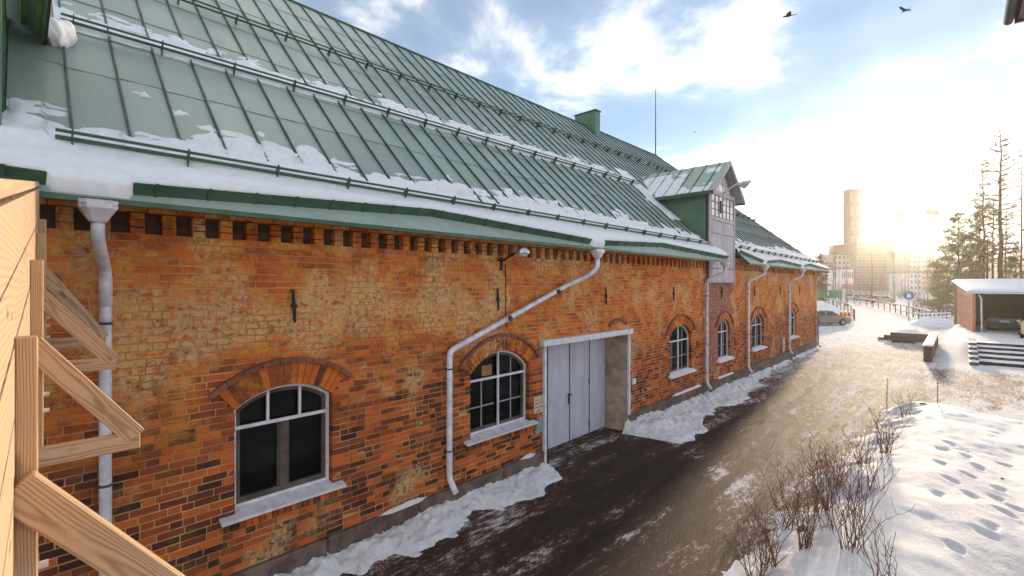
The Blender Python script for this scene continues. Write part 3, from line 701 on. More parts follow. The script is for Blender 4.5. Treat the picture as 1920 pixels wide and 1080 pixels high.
ZIG = [[(-4.2, -.34), (.16, -.55)], [(.76, -.555), (4.5, -.35), (8.62, -.555)], [(9.12, -.55), (12.4, -.385), (16.55, -.56), (17.05, -.55)], [(19.3, -.20), (21.05, -.56)], [(21.5, -.56), (24.1, -.40), (27.4, -.56)], [(27.9, -.56), (29.9, -.40), (34.3, -.58)]]
def zig_y(x):
    for z_ in ZIG:
        for (a, ya), (b2, yb_) in zip(z_[:-1], z_[1:]):
            if a <= x <= b2: return ya+(yb_-ya)*(x-a)/(b2-a)
    return RE
SP = .475; seams = [.37+SP*k for k in range(-5, 73)]; rows = [-.62, .18, 1.20, 1.98, 2.78, 3.62, 4.48, 5.35, 6.20]
cand = []
for k in range(len(seams)-1):
    xa, xb = seams[k], seams[k+1]; off = .0 if k % 2 else .03
    ym = ymax((xa+xb)/2)
    for r in range(len(rows)-1):
        ya, yb2 = rows[r]+(off if r else 0), min(rows[r+1]+(off if r < len(rows)-2 else 0), ym)
        if 17.05 < (xa+xb)/2 < 19.2: ya = max(ya, -.05)
        if yb2-ya < .05: continue
        pr_ = [proj(rp(x, y)) for x, y in ((xa, ya), (xb, ya), (xb, yb2), (xa, yb2))]
        A_ = abs(sum(pr_[i][0]*pr_[(i+1) % 4][1]-pr_[(i+1) % 4][0]*pr_[i][1] for i in range(4)))/2 if all(p[2] > .3 for p in pr_) and pr_[1][0] > 0 and pr_[1][1] > 0 else 0
        if r == 0: A_ = 0
        cand.append((A_, xa, xb, ya, yb2))
cand.sort(key=lambda q: -q[0]); restp = MB()
def sheet(mb, xa, xb, ya, yb2):
    n = 3; P = []
    bul = random.uniform(-.004, .006)
    for i in range(n):
        for j in range(n):
            x = xa+(xb-xa)*i/2; y = ya+(yb2-ya)*j/2
            P.append(rp(x, y, (.012 if j == 0 else .006 if j == 1 else .001)+(bul if i == 1 else 0)+(bul*.6 if (i == 1 and j == 1) else 0)))
    mb.add(P, [(i*3+j, (i+1)*3+j, (i+1)*3+j+1, i*3+j+1) for i in range(2) for j in range(2)]); o = len(mb.v)
    mb.add([rp(xa, ya, .012), rp(xb, ya, .012), rp(xb, ya, -.01), rp(xa, ya, -.01)], [(0, 3, 2, 1)])
for n_, (A_, xa, xb, ya, yb2) in enumerate(cand):
    if n_ < 300 and A_ > 0:
        b_ = MB(); sheet(b_, xa, xb, ya, yb2); put(bpart(b_, 'roof_panel', 'roof', smooth=True), roof)
    else: sheet(restp, xa, xb, ya, yb2)
put(bpart(restp, 'roof_panels_beyond', 'roof', kind='stuff', smooth=True), roof)
for xa in seams:
    ym = ymax(xa); ya = max(RE, zig_y(xa)+.03) if not (17.05 < xa < 19.2) else -.05
    if ym-ya < .1: continue
    b_ = MB(); P = [rp(xa-.010, ya, .0), rp(xa+.010, ya, .0), rp(xa+.010, ya, .04), rp(xa-.010, ya, .04)]; Q = [rp(xa-.010, ym, .0), rp(xa+.010, ym, .0), rp(xa+.010, ym, .04), rp(xa-.010, ym, .04)]
    b_.add(P+Q, [(0,1,2,3), (1,5,6,2), (2,6,7,3), (3,7,4,0), (7,6,5,4)]); put(bpart(b_, 'seam', 'seam'), roof)
b_ = MB(); b_.tube([(-8.3, YR, zr+.03), (XR, YR, zr+.03)], .045, 6); b_.tube([(XR, YR, zr+.03), (XE, RE, 4.70)], .04, 6); put(bpart(b_, 'ridge_cap', 'green_dark'), roof)
# gutter strips standing on the roof, zigzag between the downpipes
gs = bempty('gutter_strip', roof)
for z_ in ZIG:
    for (a, ya), (b2, yb_) in zip(z_[:-1], z_[1:]):
        b_ = MB(); A0, A1 = Vector(rp(a, ya, 0)), Vector(rp(b2, yb_, 0)); up = Vector((0, -.62, .78))
        th = Vector((0, .008, .006)); b_.add([A0, A1, A1+up*.15, A0+up*.15, A0+th, A1+th, A1+up*.15+th, A0+up*.15+th], [(0,1,2,3), (7,6,5,4), (3,2,6,7), (0,3,7,4), (1,5,6,2)])
        put(bpart(b_, 'gutter_strip_length', 'green_dark'), roof)
        n = int((b2-a)/.47)
        for i in range(n+1):
            x = a+(b2-a)*(i+.4)/(n+1); y = ya+(yb_-ya)*(i+.4)/(n+1); p = Vector(rp(x, y, 0))-Vector((0, .006, 0))
            c_ = MB(); c_.add([p+Vector((dx, 0, 0))+up*h_-Vector((0, d_, 0)) for dx in (-.014, .014) for h_ in (0, .16) for d_ in (0, .012)], [(1,5,7,3), (0,1,3,2), (4,6,7,5), (2,3,7,6)]); put(bpart(c_, 'strip_joint', 'green_dark'), roof)
    # bare lower margin below the strip, a paler sheet
    b_ = MB(); P = [rp(z_[0][0]-.05, RE, .016)]+[rp(z_[-1][0]+.05, RE, .016)]+[rp(x, y, .016) for x, y in z_[::-1]]; b_.add(P, [tuple(range(len(P)))]); put(bpart(b_, 'eave_sheet', 'roof_edge'), roof)
bpy.data.objects.remove(gs)
# snow guards
def guard(pts, hs, step):
    g = bempty('snow_guard')
    for h_, r_ in zip(hs, (.017, .021)):
        b_ = MB(); b_.tube([rp(x, y, h_) for x, y in pts], r_, 8); put(bpart(b_, 'rail', 'green_dark'), g)
    (xa, ya), (xb, yb_) = pts[0], pts[-1]; n = int((xb-xa)/step)
    for i in range(n+1):
        x = xa+.12+step*i; y = ya+(yb_-ya)*(x-xa)/(xb-xa)
        if x > xb: break
        b_ = MB(); P = [rp(x-.006, y-.05, 0), rp(x-.006, y+.06, 0), rp(x-.006, y+.022, hs[0]+.03), rp(x-.006, y-.022, hs[0]+.03)]; b_.prism(P, (.012, 0, 0)); put(bpart(b_, 'bracket', 'green_dark'), g)
guard([(.23, -.085), (16.45, -.115)], (.21, .135), .95)
guard([(19.7, -.02), (20.9, -.03)], (.21, .135), .95); guard([(21.3, -.08), (32.9, -.18)], (.21, .135), .95)
guard([(.36, 2.02), (16.2, 2.42)], (.17, .10), .95); guard([(20.4, 2.42), (30.6, 2.42)], (.17, .10), .95)
guard([(-1.0, 3.68), (20.5, 4.52)], (.17, .10), .95); guard([(20.9, 4.52), (24.9, 4.52)], (.17, .10), .95)
# ------------------------------------------------------------------ snow on the roof (several drifts, lying on the barn)
def roof_snow(x0, x1, y0, y1, thick, label, st=(.045, .03), lo=None):
    X, Y = np.meshgrid(np.arange(x0, x1+st[0], st[0]), np.arange(y0, y1+st[1], st[1]), indexing='ij')
    if lo is not None: Y = Y-y0+lo(X)
    T_ = thick(X, Y); m_ = np.maximum(np.maximum(T_[:-1, :-1], T_[1:, 1:]), np.maximum(T_[1:, :-1], T_[:-1, 1:])) > .0
    T_ = np.maximum(T_, -.004)
    P = np.stack([X, Y-.695*T_, RZ+RM*(Y+.5)+.719*T_], -1); b_ = MB(); b_.grid(P, m_)
    return b_.build('roof_snow', MAT['snow_roof'], smooth=True, label=label, cat='snow', kind='stuff')
zv = np.vectorize(zig_y)
def low_thick(X, Y):
    rag = (fbm(X*1.1, Y*2.0, 4, 71)-.5)*.8+(fbm(X*3, Y*16, 4, 72)-.5)*.62+(fbm(X*.35, X*0, 2, 73)-.5)*.5+.07
    topd = .47+rag-Y                                       # distance below the ragged upper edge
    body = .13*sst(.0, .55, topd)*(.75+.5*fbm(X*1.5, Y*3, 3, 74))+.018*sst(-.02, .05, topd)
    body = body+(fbm(X*7, Y*12, 3, 75)-.5)*.020
    near = np.mod(X-.37+SP/2, SP)-SP/2                     # melts along the seams at the top
    body = np.where((Y > .18) & (np.abs(near) < .03+.03*fbm(Y*6, X*.5, 2, 78)) & (X < 9), body-.05, body)
    ZY = zv(X)+.012; t_ = np.where(topd > 0, np.maximum(body, .01*(topd > .12)), -.01)
    t_ = np.where(Y < ZY+.004, -.003, np.minimum(t_+.03*sst(.3, 0, Y-ZY), .115+(Y-ZY)*.5))
    # scoop under the guard rails
    t_ = t_-.05*np.exp(-((Y+.15)/.10)**2)
    return t_
roof_snow(-3.5, 17.0, -.62, 1.3, lambda X, Y: np.where((X > 16.5) & (Y > -.15), -.01, low_thick(X, Y)), 'deep snow along the eaves left of the dormer', lo=lambda X: zv(X)+.012)
roof_snow(19.3, 34.2, -.62, .9, lambda X, Y: np.where(Y > np.vectorize(ymax)(X)-.05, -.01, low_thick(X, Y)-.02), 'snow along the eaves right of the dormer', (.06, .035), lo=lambda X: zv(X)+.012)
def mid_thick(X, Y):
    yg = 2.05+.0253*(X-.36); d = Y-yg
    rag = .50+(fbm(X*1.4, X*0, 3, 91)-.5)*.45+(fbm(X*4, Y*14, 4, 92)-.5)*.6
    ph = np.mod(X-.37, SP)/SP
    rag = rag*(.95+.35*np.abs(ph-.45))
    t_ = .055*sst(0, .35, rag-d)*sst(-.06, .03, d)*(.5+fbm(X*3, Y*5, 3, 93))+.012*(rag > d)
    return np.where((d < -.05) | (rag < d), -.01, t_-.020*(fbm(X*1.5, Y*6, 3, 94) < .36)*1.0)
roof_snow(.3, 16.1, 1.95, 3.3, mid_thick, 'thin snow caught behind the middle snow guard', (.045, .03))
roof_snow(14.9, 16.55, .9, 3.1, lambda X, Y: np.where(((X-14.9)/1.65 > .25+.75*fbm(X*3, Y*3, 3, 95)*(1-.2*(Y-.9))) , .05*fbm(X*4, Y*4, 3, 96)+.02, -.01), 'snow drifted against the left side of the dormer', (.045, .04))
for (cx, cy, rx, ry, s_) in ((1.05, 1.02, .12, .04, 3), (1.42, .83, .16, .07, 4), (2.36, .75, .10, .05, 5), (2.9, .72, .13, .04, 6)):
    roof_snow(cx-rx*2, cx+rx*2, cy-ry*2, cy+ry*2, lambda X, Y, cx=cx, cy=cy, rx=rx, ry=ry, s_=s_: .03*(1-((X-cx)/rx)**2-((Y-cy)/ry)**2)+(fbm(X*14, Y*22, 4, s_)-.5)*.13-.012, 'loose scrap of snow stuck on the bare lower roof', (.02, .012))
for o_ in list(C.objects):
    if o_.get('label') == 'loose scrap of snow stuck on the bare lower roof': o_['group'] = 'scraps of snow on the roof'
# ------------------------------------------------------------------ downpipes
def pipe(fx, wx, zb, diag=None, big=1.0):
    d = bempty('downpipe'); r = .052
    fz = 4.68
    f_ = MB(); n = 4
    for za, zb_, ra, rb in ((fz-.03, fz+.045, .135, .14), (fz-.15, fz-.03, .06, .13)):
        V = [];
        for z, q in ((za, ra), (zb_, rb)):
            for k in range(12): a = 2*math.pi*k/12; V.append((fx+q*max(-1, min(1, 1.25*math.cos(a))), RE-.0+q*max(-1, min(1, 1.25*math.sin(a))), z))
        f_.add(V, [(k, (k+1) % 12, 12+(k+1) % 12, 12+k) for k in range(12)])
    f_.add([(fx-.135, RE-.135, fz+.01), (fx+.135, RE-.135, fz+.01), (fx+.135, RE+.135, fz+.01), (fx-.135, RE+.135, fz+.01)], [(0, 1, 2, 3)])
    put(bpart(f_, 'funnel', 'zinc'), d)
    def smooth(P, k=4):
        P = [Vector(p) for p in P]; out = [P[0]]
        for a, b2, c_ in zip(P[:-2], P[1:-1], P[2:]):
            l = min((b2-a).length, (c_-b2).length, .22)*.48; p0 = b2+(a-b2).normalized()*l; p1 = b2+(c_-b2).normalized()*l
            for i in range(k+1): t_ = i/k; out.append(p0*(1-t_)**2+b2*2*t_*(1-t_)+p1*t_*t_)
        out.append(P[-1]); return out
    if diag: path = [(fx, RE, fz-.13), (fx, RE, 4.30), (fx-.12, -.42, 4.12), (diag[0], -.13, diag[1]), (wx, -.13, diag[2]), (wx, -.13, zb+.22), (wx+.03, -.28, zb)]
    else: path = [(fx, RE, fz-.13), (fx, RE, 4.38), (wx, -.14, 4.08), (wx, -.14, zb+.20), (wx+.03, -.28, zb)]
    b_ = MB(); b_.tube(smooth(path), r, 12); put(bpart(b_, 'pipe', 'zinc', smooth=True), d)
    ks = [(wx, -.14 if not diag else -.13, z) for z in ((3.55, 1.9, .9) if not diag else (2.5, 1.1))]
    for p in ks:
        c_ = MB(); c_.tube([(p[0], p[1], p[2]-.014), (p[0], p[1], p[2]+.014)], r+.006, 12); c_.box(p[0]-.012, p[1]+.04, p[2]-.012, p[0]+.012, .0, p[2]+.012); put(bpart(c_, 'clamp', 'zinc_dark'), d)
    if diag:
        for s_ in (.25, .62):
            q0, q1 = Vector(path[3]), Vector(path[4]); q0 = Vector(path[2]); p = q0.lerp(q1, s_); t_ = (q1-q0).normalized(); c_ = MB(); c_.tube([p-t_*.014, p+t_*.014], r+.006, 12); put(bpart(c_, 'clamp', 'zinc_dark'), d)
    else:
        c_ = MB(); c_.tube([(wx, -.14, 4.02), (wx, -.14, 3.72)], r+.005, 12); put(bpart(c_, 'sleeve', 'zinc', smooth=True), d)
    return d
pipe(.50, .60, .35); pipe(8.86, 5.07, .40, (8.4, 3.93, 2.80)); pipe(16.72, 16.34, .35); pipe(21.28, 20.74, .32); pipe(27.65, 27.2, .40)
b_ = MB(); b_.tube([(26.2, -.09, .55), (26.2, -.09, 1.30)], .055, 10); put(bpart(b_, 'vent_pipe', 'zinc', smooth=True), barn)
b_ = MB(); b_.tube([(33.85, -.14, 2.0), (33.85, -.14, .2), (33.9, -.3, .1)], .04, 8); put(bpart(b_, 'corner_pipe', 'zinc_dark', smooth=True), barn)
# ------------------------------------------------------------------ chimney and mast
ch = bempty('chimney'); b_ = MB(); b_.cbox(18.0, 5.5, 10.2, 18.38, 6.65, 11.84, .01); put(bpart(b_, 'chimney_body', 'green_wall'), ch)
b_ = MB(); b_.cbox(17.96, 5.46, 11.84, 18.42, 6.69, 11.90, .01); put(bpart(b_, 'chimney_cap', 'green_dark'), ch)
b_ = MB(); b_.tube([(25.2, 6.2, 11.3), (25.2, 6.2, 13.2), (25.2, 6.2, 15.15)], [.035, .028, .018], 6); put(bpart(b_, 'mast', 'iron'), barn)
# ------------------------------------------------------------------ loading dormer
dor = bempty('dormer'); DX0, DX1, DC, DY = 16.62, 19.16, 17.89, -.10
rz = lambda y: RZ+RM*(y+.5); AP, EZ, OV = 8.45, 7.16, .36
sl_ = (AP-EZ)/((DX1-DX0)/2+OV); dz = lambda x: AP-.07-sl_*abs(x-DC)
for X_, s_ in ((DX0, 1), (DX1, -1)):
    zt = dz(X_); yb_ = (zt-RZ)/RM-.5; nB = 9
    b_ = MB(); b_.prism([(X_, DY+.05, rz(DY)-1.0), (X_, DY+.05, zt), (X_, yb_+.1, zt), (X_, DY+.6, rz(DY)-.5)], (.05*s_, 0, 0)); put(bpart(b_, 'dormer_side', 'green_wall'), dor)
    for z in np.arange(rz(DY)+.25, zt, .36):               # sheet laps on the side wall
        c_ = MB(); yy = min(yb_, (z-RZ)/RM-.5); c_.box(X_-.008*s_ if s_ > 0 else X_, DY+.05, z, X_+.0 if s_ > 0 else X_+.008, yy, z+.012); put(bpart(c_, 'sheet_lap', 'green_dark'), dor)
fw_ = MB(); fw_.prism([(DX0, DY, 3.98), (DX1, DY, 3.98), (DX1, DY, dz(DX1)), (DC, DY, dz(DC)), (DX0, DY, dz(DX0))], (0, .10, 0)); put(bpart(fw_, 'dormer_front', 'mauve_trim'), dor)
for X_ in (DX0+.05, DX1-.05):
    b_ = MB(); b_.box(X_-.06, DY-.035, 3.98, X_+.06, DY-.002, dz(X_)-.02); put(bpart(b_, 'corner_post', 'mauve'), dor)
for s_ in (-1, 1):
    xa, xb = (DX0+.15, DC-.02) if s_ < 0 else (DC+.02, DX1-.15)
    n = 5
    for i in range(n):
        a = xa+(xb-xa)*i/n; b2 = xa+(xb-xa)*(i+1)/n; c_ = MB(); c_.cbox(a+.002, DY-.028, 4.02, b2-.002, DY-.003, 6.22, .004); put(bpart(c_, 'door_board', 'mauve'), dor)
    for z in (4.5, 5.75):
        c_ = MB(); c_.box(xa+.02, DY-.038, z, xb-.2 if s_ < 0 else xb-.05, DY-.029, z+.035); put(bpart(c_, 'strap_hinge', 'mauve_trim'), dor)
for z0_, z1_ in ((6.24, 6.36), (7.16, 7.30)):
    b_ = MB(); b_.box(DX0+.1, DY-.04, z0_, DX1-.1, DY-.003, z1_); put(bpart(b_, 'rail_board', 'mauve'), dor)
xa, xb = DX0+.16, DX1-.16; nc, nr = 6, 3
for i in range(nc):
    for j in range(nr):
        c_ = MB(); c_.box(xa+(xb-xa)*i/nc+.022, DY-.012, 6.38+.77*j/nr+.018, xa+(xb-xa)*(i+1)/nc-.022, DY-.003, 6.38+.77*(j+1)/nr-.018); put(bpart(c_, 'pane', 'glass_bright'), dor)
b_ = MB()
for i in range(nc+1): x = xa+(xb-xa)*i/nc; b_.box(x-.02, DY-.03, 6.36, x+.02, DY-.004, 7.16)
for j in range(1, nr): z = 6.38+.77*j/nr; b_.box(xa, DY-.027, z-.014, xb, DY-.005, z+.014)
put(bpart(b_, 'glazing_bars', 'mauve_trim'), dor)
gw = .78                                                    # pointed gable window
zt_ = lambda x: 8.20-.0-1.06*abs(x-DC)
for i in range(4):
    a = DC-gw+2*gw*i/4+.02; b2 = DC-gw+2*gw*(i+1)/4-.02
    for j, (z0_, z1_) in enumerate(((7.33, 7.60), (7.63, 7.88), (7.91, 8.2))):
        P = [(a, z0_), (b2, z0_)]
        for x in np.linspace(b2, a, 5): P.append((x, min(z1_, zt_(x))))
        P = [(x, z) for x, z in P]
        if min(z for x, z in P[2:]) < z0_+.01:
            P = [(x, max(z, z0_)) for x, z in P]
            if max(z for x, z in P) < z0_+.06: continue
        c_ = MB(); c_.prism([(x, DY-.012, z) for x, z in P], (0, .008, 0)); put(bpart(c_, 'pane', 'glass_bright'), dor)
dr = bempty('dormer_roof', dor)
bpy.data.objects.remove(dr)
for s_ in (-1, 1):
    xe = DC+s_*((DX1-DX0)/2+OV); ya = DY-.28; y_r = (AP-RZ)/RM-.5; y_e = (EZ-RZ)/RM-.5
    b_ = MB(); b_.prism([(DC, ya, AP), (xe, ya, EZ), (xe, y_e, EZ), (DC, y_r, AP)], (0, 0, -.06)); put(bpart(b_, 'dormer_roof', 'roof'), dor)
    y = ya+.35
    while y < y_r:
        te = 1.0 if y < y_e else max(0, 1-(y-y_e)/(y_r-y_e)); p0 = Vector((DC, y, AP)); p1 = Vector((DC+(xe-DC)*te, y, AP+(EZ-AP)*te)); n_ = Vector((s_*.61, 0, .79)); b_ = MB()
        b_.add([p0+Vector((0, d_, 0))+n_*h_ for d_ in (-.01, .01) for h_ in (0, .03)]+[p1+Vector((0, d_, 0))+n_*h_ for d_ in (-.01, .01) for h_ in (0, .03)], [(0,1,5,4), (1,3,7,5), (3,2,6,7), (4,5,7,6)]); put(bpart(b_, 'dormer_seam', 'seam'), dor); y += .48
    b_ = MB(); b_.prism([(DC, ya-.03, AP+.01), (xe, ya-.03, EZ+.01), (xe, ya-.03, EZ-.14), (DC, ya-.03, AP-.15)], (0, .028, 0)); put(bpart(b_, 'bargeboard', 'mauve'), dor)
    b_ = MB(); b_.box(xe-.015 if s_ > 0 else xe-.015, ya, EZ-.12, xe+.015, y_e, EZ+.005); put(bpart(b_, 'dormer_eave', 'green_dark'), dor)
def dorm_snow():
    X, Y = np.meshgrid(np.arange(0, 1.0001, .03), np.arange(-.2, 3.1, .045), indexing='ij')     # X: 0 ridge .. 1 eave (left slope)
    n1 = fbm(X*4+Y*.6, Y*1.4, 4, 111); T_ = .10*(n1-.50-.10*np.abs(X-.55)+.09*sst(.5, 1.6, Y))+.0
    ok = (Y < ((AP-(AP-EZ)*X)-RZ)/RM-.5-.02) & (X < .97) & (X > .16); T_ = np.where(ok, T_, -.01)
    xe = DC-((DX1-DX0)/2+OV); P = np.stack([DC+(xe-DC)*X-.61*np.maximum(T_, -.003), Y, AP+(EZ-AP)*X+.79*np.maximum(T_, -.003)], -1)
    m_ = np.maximum(T_[:-1, :-1], T_[1:, 1:]) > 0; b_ = MB(); b_.grid(P, m_); return b_.build('dormer_snow', MAT['snow_roof'], smooth=True, label='patches of snow on the little dormer roof', cat='snow', kind='stuff')
dorm_snow()
# second dormer, whose right side and eave just enter the picture top left
d2 = bempty('left_dormer'); EX, EZ2 = .20, 6.92
d2.name = 'side_dormer'
yb_ = (EZ2-RZ)/RM-.5
b_ = MB(); b_.prism([(-.12, -.12, 4.9), (-.12, -.12, 7.05), (-.12, 2.1, 7.05), (-.12, 2.1, 7.0), (-.12, .3, 4.9)], (-.06, 0, 0)); put(bpart(b_, 'dormer_side', 'green_wall'), d2)
for y in np.arange(.15, 1.9, .36):
    c_ = MB(); c_.box(-.12, y, 5.0, -.106, y+.014, 7.0); put(bpart(c_, 'sheet_lap', 'green_dark'), d2)
mat('green_lit', (.20,.25,.06), .6, var=.25, vscale=4)  # yellow of sunlight put into the green of the eave boards
b_ = MB(); b_.prism([(EX, -.4, EZ2), (EX, yb_, EZ2), (-1.6, yb_+1.9, EZ2+1.5), (-1.6, -.4, EZ2+1.5)], (0, 0, -.04)); put(bpart(b_, 'dormer_roof', 'roof'), d2)
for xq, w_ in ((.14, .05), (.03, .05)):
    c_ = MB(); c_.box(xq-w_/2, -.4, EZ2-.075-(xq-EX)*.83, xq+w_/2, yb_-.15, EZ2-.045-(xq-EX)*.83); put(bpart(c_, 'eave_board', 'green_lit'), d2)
b_ = MB(); b_.box(EX-.0, -.42, EZ2-.09, EX+.02, yb_, EZ2+.01); put(bpart(b_, 'dormer_eave', 'soffit'), d2)
def lump(name, c_, r, seed, label, n=20, mat_='snow'):
    b_ = MB(); th = np.linspace(.02, math.pi-.02, n); ph = np.linspace(0, 2*math.pi, 2*n)
    TH, PH = np.meshgrid(th, ph, indexing='ij'); X = np.sin(TH)*np.cos(PH); Y = np.sin(TH)*np.sin(PH); Z = np.cos(TH)
    d = .55+.9*fbm(X*1.6+Z*1.1+5, Y*1.6-Z*.7+5, 4, seed); b_.grid(np.stack([c_[0]+X*r[0]*d, c_[1]+Y*r[1]*d, c_[2]+Z*r[2]*d], -1)); return b_.build(name, MAT[mat_], smooth=True, label=label, cat='snow')
lump('snow_lump', (.30, 1.72, 7.02), (.17, .34, .22), 5, 'lump of snow sliding off the eave at the top left')
# ================================================================== THINGS ON THE BARN
# wall lamp under the eaves: bracket, arm, half-round hood
wlmp = empty('wall_lamp', 'small round hooded lamp on an iron arm under the eaves', 'lamp', (6.45, 0, 4.37))
def wpart(mb, name, m_, root, **k):
    o = mb.build(name, MAT[m_], **k); o.parent = root; o.matrix_parent_inverse = (Matrix.Translation(root.location) @ Matrix.Rotation(root.rotation_euler.z, 4, 'Z')).inverted(); return o
b_ = MB(); b_.box(6.41, -.03, 4.22, 6.47, .0, 4.48); b_.box(6.34, -.028, 4.40, 6.55, -.004, 4.44); wpart(b_, 'bracket', 'iron', wlmp)
b_ = MB(); b_.tube([(6.44, -.03, 4.40), (6.44, -.30, 4.50), (6.42, -.52, 4.60)], .016, 6); wpart(b_, 'arm', 'iron', wlmp)
b_ = MB(); V = []
for i in range(7):
    a = i/6*math.pi*.5
    for k in range(16): p = 2*math.pi*k/16; V.append((6.41+.135*math.cos(a)*math.cos(p), -.60+.135*math.cos(a)*math.sin(p), 4.52+.12*math.sin(a)))
b_.add(V, [(i*16+k, i*16+(k+1) % 16, (i+1)*16+(k+1) % 16, (i+1)*16+k) for i in range(6) for k in range(16)])
mat('lamp_metal', (.62,.62,.60), .28, metal=.8); wpart(b_, 'hood', 'lamp_metal', wlmp, smooth=True)
b_ = MB(); b_.tube([(6.41, -.60, 4.525), (6.41, -.60, 4.46)], [.11, .085], 12); mat('lamp_glass', (.5,.5,.45), .25); wpart(b_, 'lens', 'lamp_glass', wlmp, smooth=True)
# street-lamp head on the dormer
p0, p1, p2 = wl(1352, 382, -.16), wl(1356, 362, -.5), wl(1380, 346, -1.15); p3 = wl(1408, 340, -1.75)
dl = empty('arm_lamp', 'grey street lamp head on a bent arm fixed to the dormer gable', 'lamp', tuple(p0))
b_ = MB(); b_.box(p0.x-.05, -.18, p0.z-.35, p0.x+.05, -.135, p0.z+.1); wpart(b_, 'bracket', 'zinc_dark', dl)
b_ = MB(); b_.tube([p0, p0+Vector((0, -.10, .12)), p1, p2], .03, 8); wpart(b_, 'arm', 'zinc', dl, smooth=True)
d_ = (p3-p2); b_ = MB(); b_.tube([p2-d_*.05, p2+d_*.15, p2+d_*.5, p2+d_*.9, p3], [.026, .05, .065, .058, .025], 10); wpart(b_, 'lamp_head', 'zinc', dl, smooth=True)
b_ = MB(); q = p2+d_*.55; b_.tube([q-d_*.28+Vector((0,0,-.07)), q+Vector((0,0,-.12)), q+d_*.28+Vector((0,0,-.07))], [.03, .07, .03], 8); wpart(b_, 'lens', 'lamp_glass', dl, smooth=True)
# warning sign between window and gate
mat('sign_cream', (.66,.52,.38), .6, var=.1, vscale=9); mat('ink', (.02,.018,.018), .7)
sg = empty('warning_sign', 'cream warning sign with a triangle beside the gate', 'sign', (7.56, -.02, 1.41))
b_ = MB(); b_.box(7.40, -.024, 1.24, 7.70, -.008, 1.585); wpart(b_, 'sign_board', 'sign_cream', sg)
for i, (tx, w_) in enumerate((('Varo', 0), ('katolta', 0), ('putoavaa lunta', 0), ('ja jäätä', 0))):
    o = text_obj(tx, .045, (7.49 if i < 2 else 7.54, -.0255, 1.515-.075*i), (R_(90), 0, 0), 'ink', 'lettering'); o.parent = sg; o.matrix_parent_inverse = Matrix.Translation(-sg.location)
b_ = MB(); T3 = [(7.575, 1.44), (7.685, 1.44), (7.63, 1.55)]; c3 = (7.63, 1.473)
for i in range(3):
    (xa, za), (xb, zb) = T3[i], T3[(i+1) % 3]; k_ = .80; b_.prism([(xa, -.026, za), (xb, -.026, zb), (c3[0]+(xb-c3[0])*k_, -.026, c3[1]+(zb-c3[1])*k_), (c3[0]+(xa-c3[0])*k_, -.026, c3[1]+(za-c3[1])*k_)], (0, .001, 0))
wpart(b_, 'triangle', 'ink', sg)
# teal painted patch on the bricks under it
m = mat('teal_paint', (.06,.24,.21), .8, var=.5, vscale=9, col2=(.36,.40,.38), stretch=(1, 1, 7), bump=.4)
b_ = MB(); b_.prism([(7.46, -.016, .78), (7.70, -.016, .82), (7.70, -.016, 1.12), (7.60, -.016, 1.13), (7.50, -.016, 1.08), (7.50, -.016, .97), (7.44, -.016, .88)], (0, .006, 0))
b_.build('painted_patch', m, label='worn teal and white painted patch low beside the gate', cat='painted patch')
b_ = MB(); b_.box(11.48, -.02, 1.22, 11.66, -.006, 1.38); b_.build('small_plate', MAT['white_paint'], label='small blank white plate on the bricks right of the gate', cat='sign')

# ================================================================== TIMBER STAIR GUARD (left, close to the camera)
st = empty('timber_stair', 'raw pine stair with boarded guard and diagonal braces at the left edge', 'stair', (-.6, -3.5, 0))
SL = .032
def gx_(y): return .112+SL*(y+.68)
def timber(name, p0, p1, w_, h_, mat_='wood', up=Vector((0, 0, 1))):
    p0, p1 = Vector(p0), Vector(p1); L = (p1-p0).length; X_ = (p1-p0).normalized(); Y_ = up.cross(X_).normalized(); Z_ = X_.cross(Y_)
    b_ = MB(); b_.cbox(-L/2, -w_/2, -h_/2, L/2, w_/2, h_/2, .004); o = b_.build(name, MAT[mat_]); M_ = Matrix((X_, Y_, Z_)).transposed().to_4x4(); M_.translation = (p0+p1)/2
    o.parent = st; o.matrix_parent_inverse = Matrix.Translation(-st.location); o.matrix_basis = M_; return o
ty = lambda t_: -6.45+1.42*t_
# boards of the guard, following the slope of the stair
ya, yb_ = ty(-.3), ty(4.42); nb = 5
zt0, zt1 = 3.95+.10+(-.3-.67)*.2204, 3.95+.922; zb0, zb1 = 3.95-.90, 3.95-.56
for k in range(nb):
    f0, f1 = k/nb, (k+1)/nb-.012
    P = []
    for y, zt_2, zb_2 in ((ya, zt0, zb0), (yb_, zt1, zb1)):
        for f_ in (f0, f1): P.append((y, zb_2+(zt_2-zb_2)*f_))
    b_ = MB(); mid = Vector((gx_((ya+yb_)/2), (ya+yb_)/2, (P[0][1]+P[3][1])/2)); D_ = Vector((SL, 1, 0)).normalized(); Nn = Vector((1, -SL, 0)).normalized()
    L = (yb_-ya)/2; off = random.uniform(-.0015, .0015)
    b_.add([( -L, o2, P[0][1]-mid.z) for o2 in (0, .026)]+[(-L, o2, P[1][1]-mid.z) for o2 in (0, .026)]+[(L, o2, P[2][1]-mid.z) for o2 in (0, .026)]+[(L, o2, P[3][1]-mid.z) for o2 in (0, .026)],
           [(0,1,3,2), (4,6,7,5), (0,4,5,1), (2,3,7,6), (0,2,6,4), (1,5,7,3)])
    o = b_.build('guard_board', MAT['wood_board']); M_ = Matrix((D_, -Nn, Vector((0, 0, 1)))).transposed().to_4x4(); M_.translation = mid+Nn*off; o.parent = st; o.matrix_parent_inverse = Matrix.Translation(-st.location); o.matrix_basis = M_
timber('cap_rail', (gx_(ya)-.055, ya, zt0+.022), (gx_(yb_)-.055, yb_, zt1+.022), .11, .042, 'wood_board')
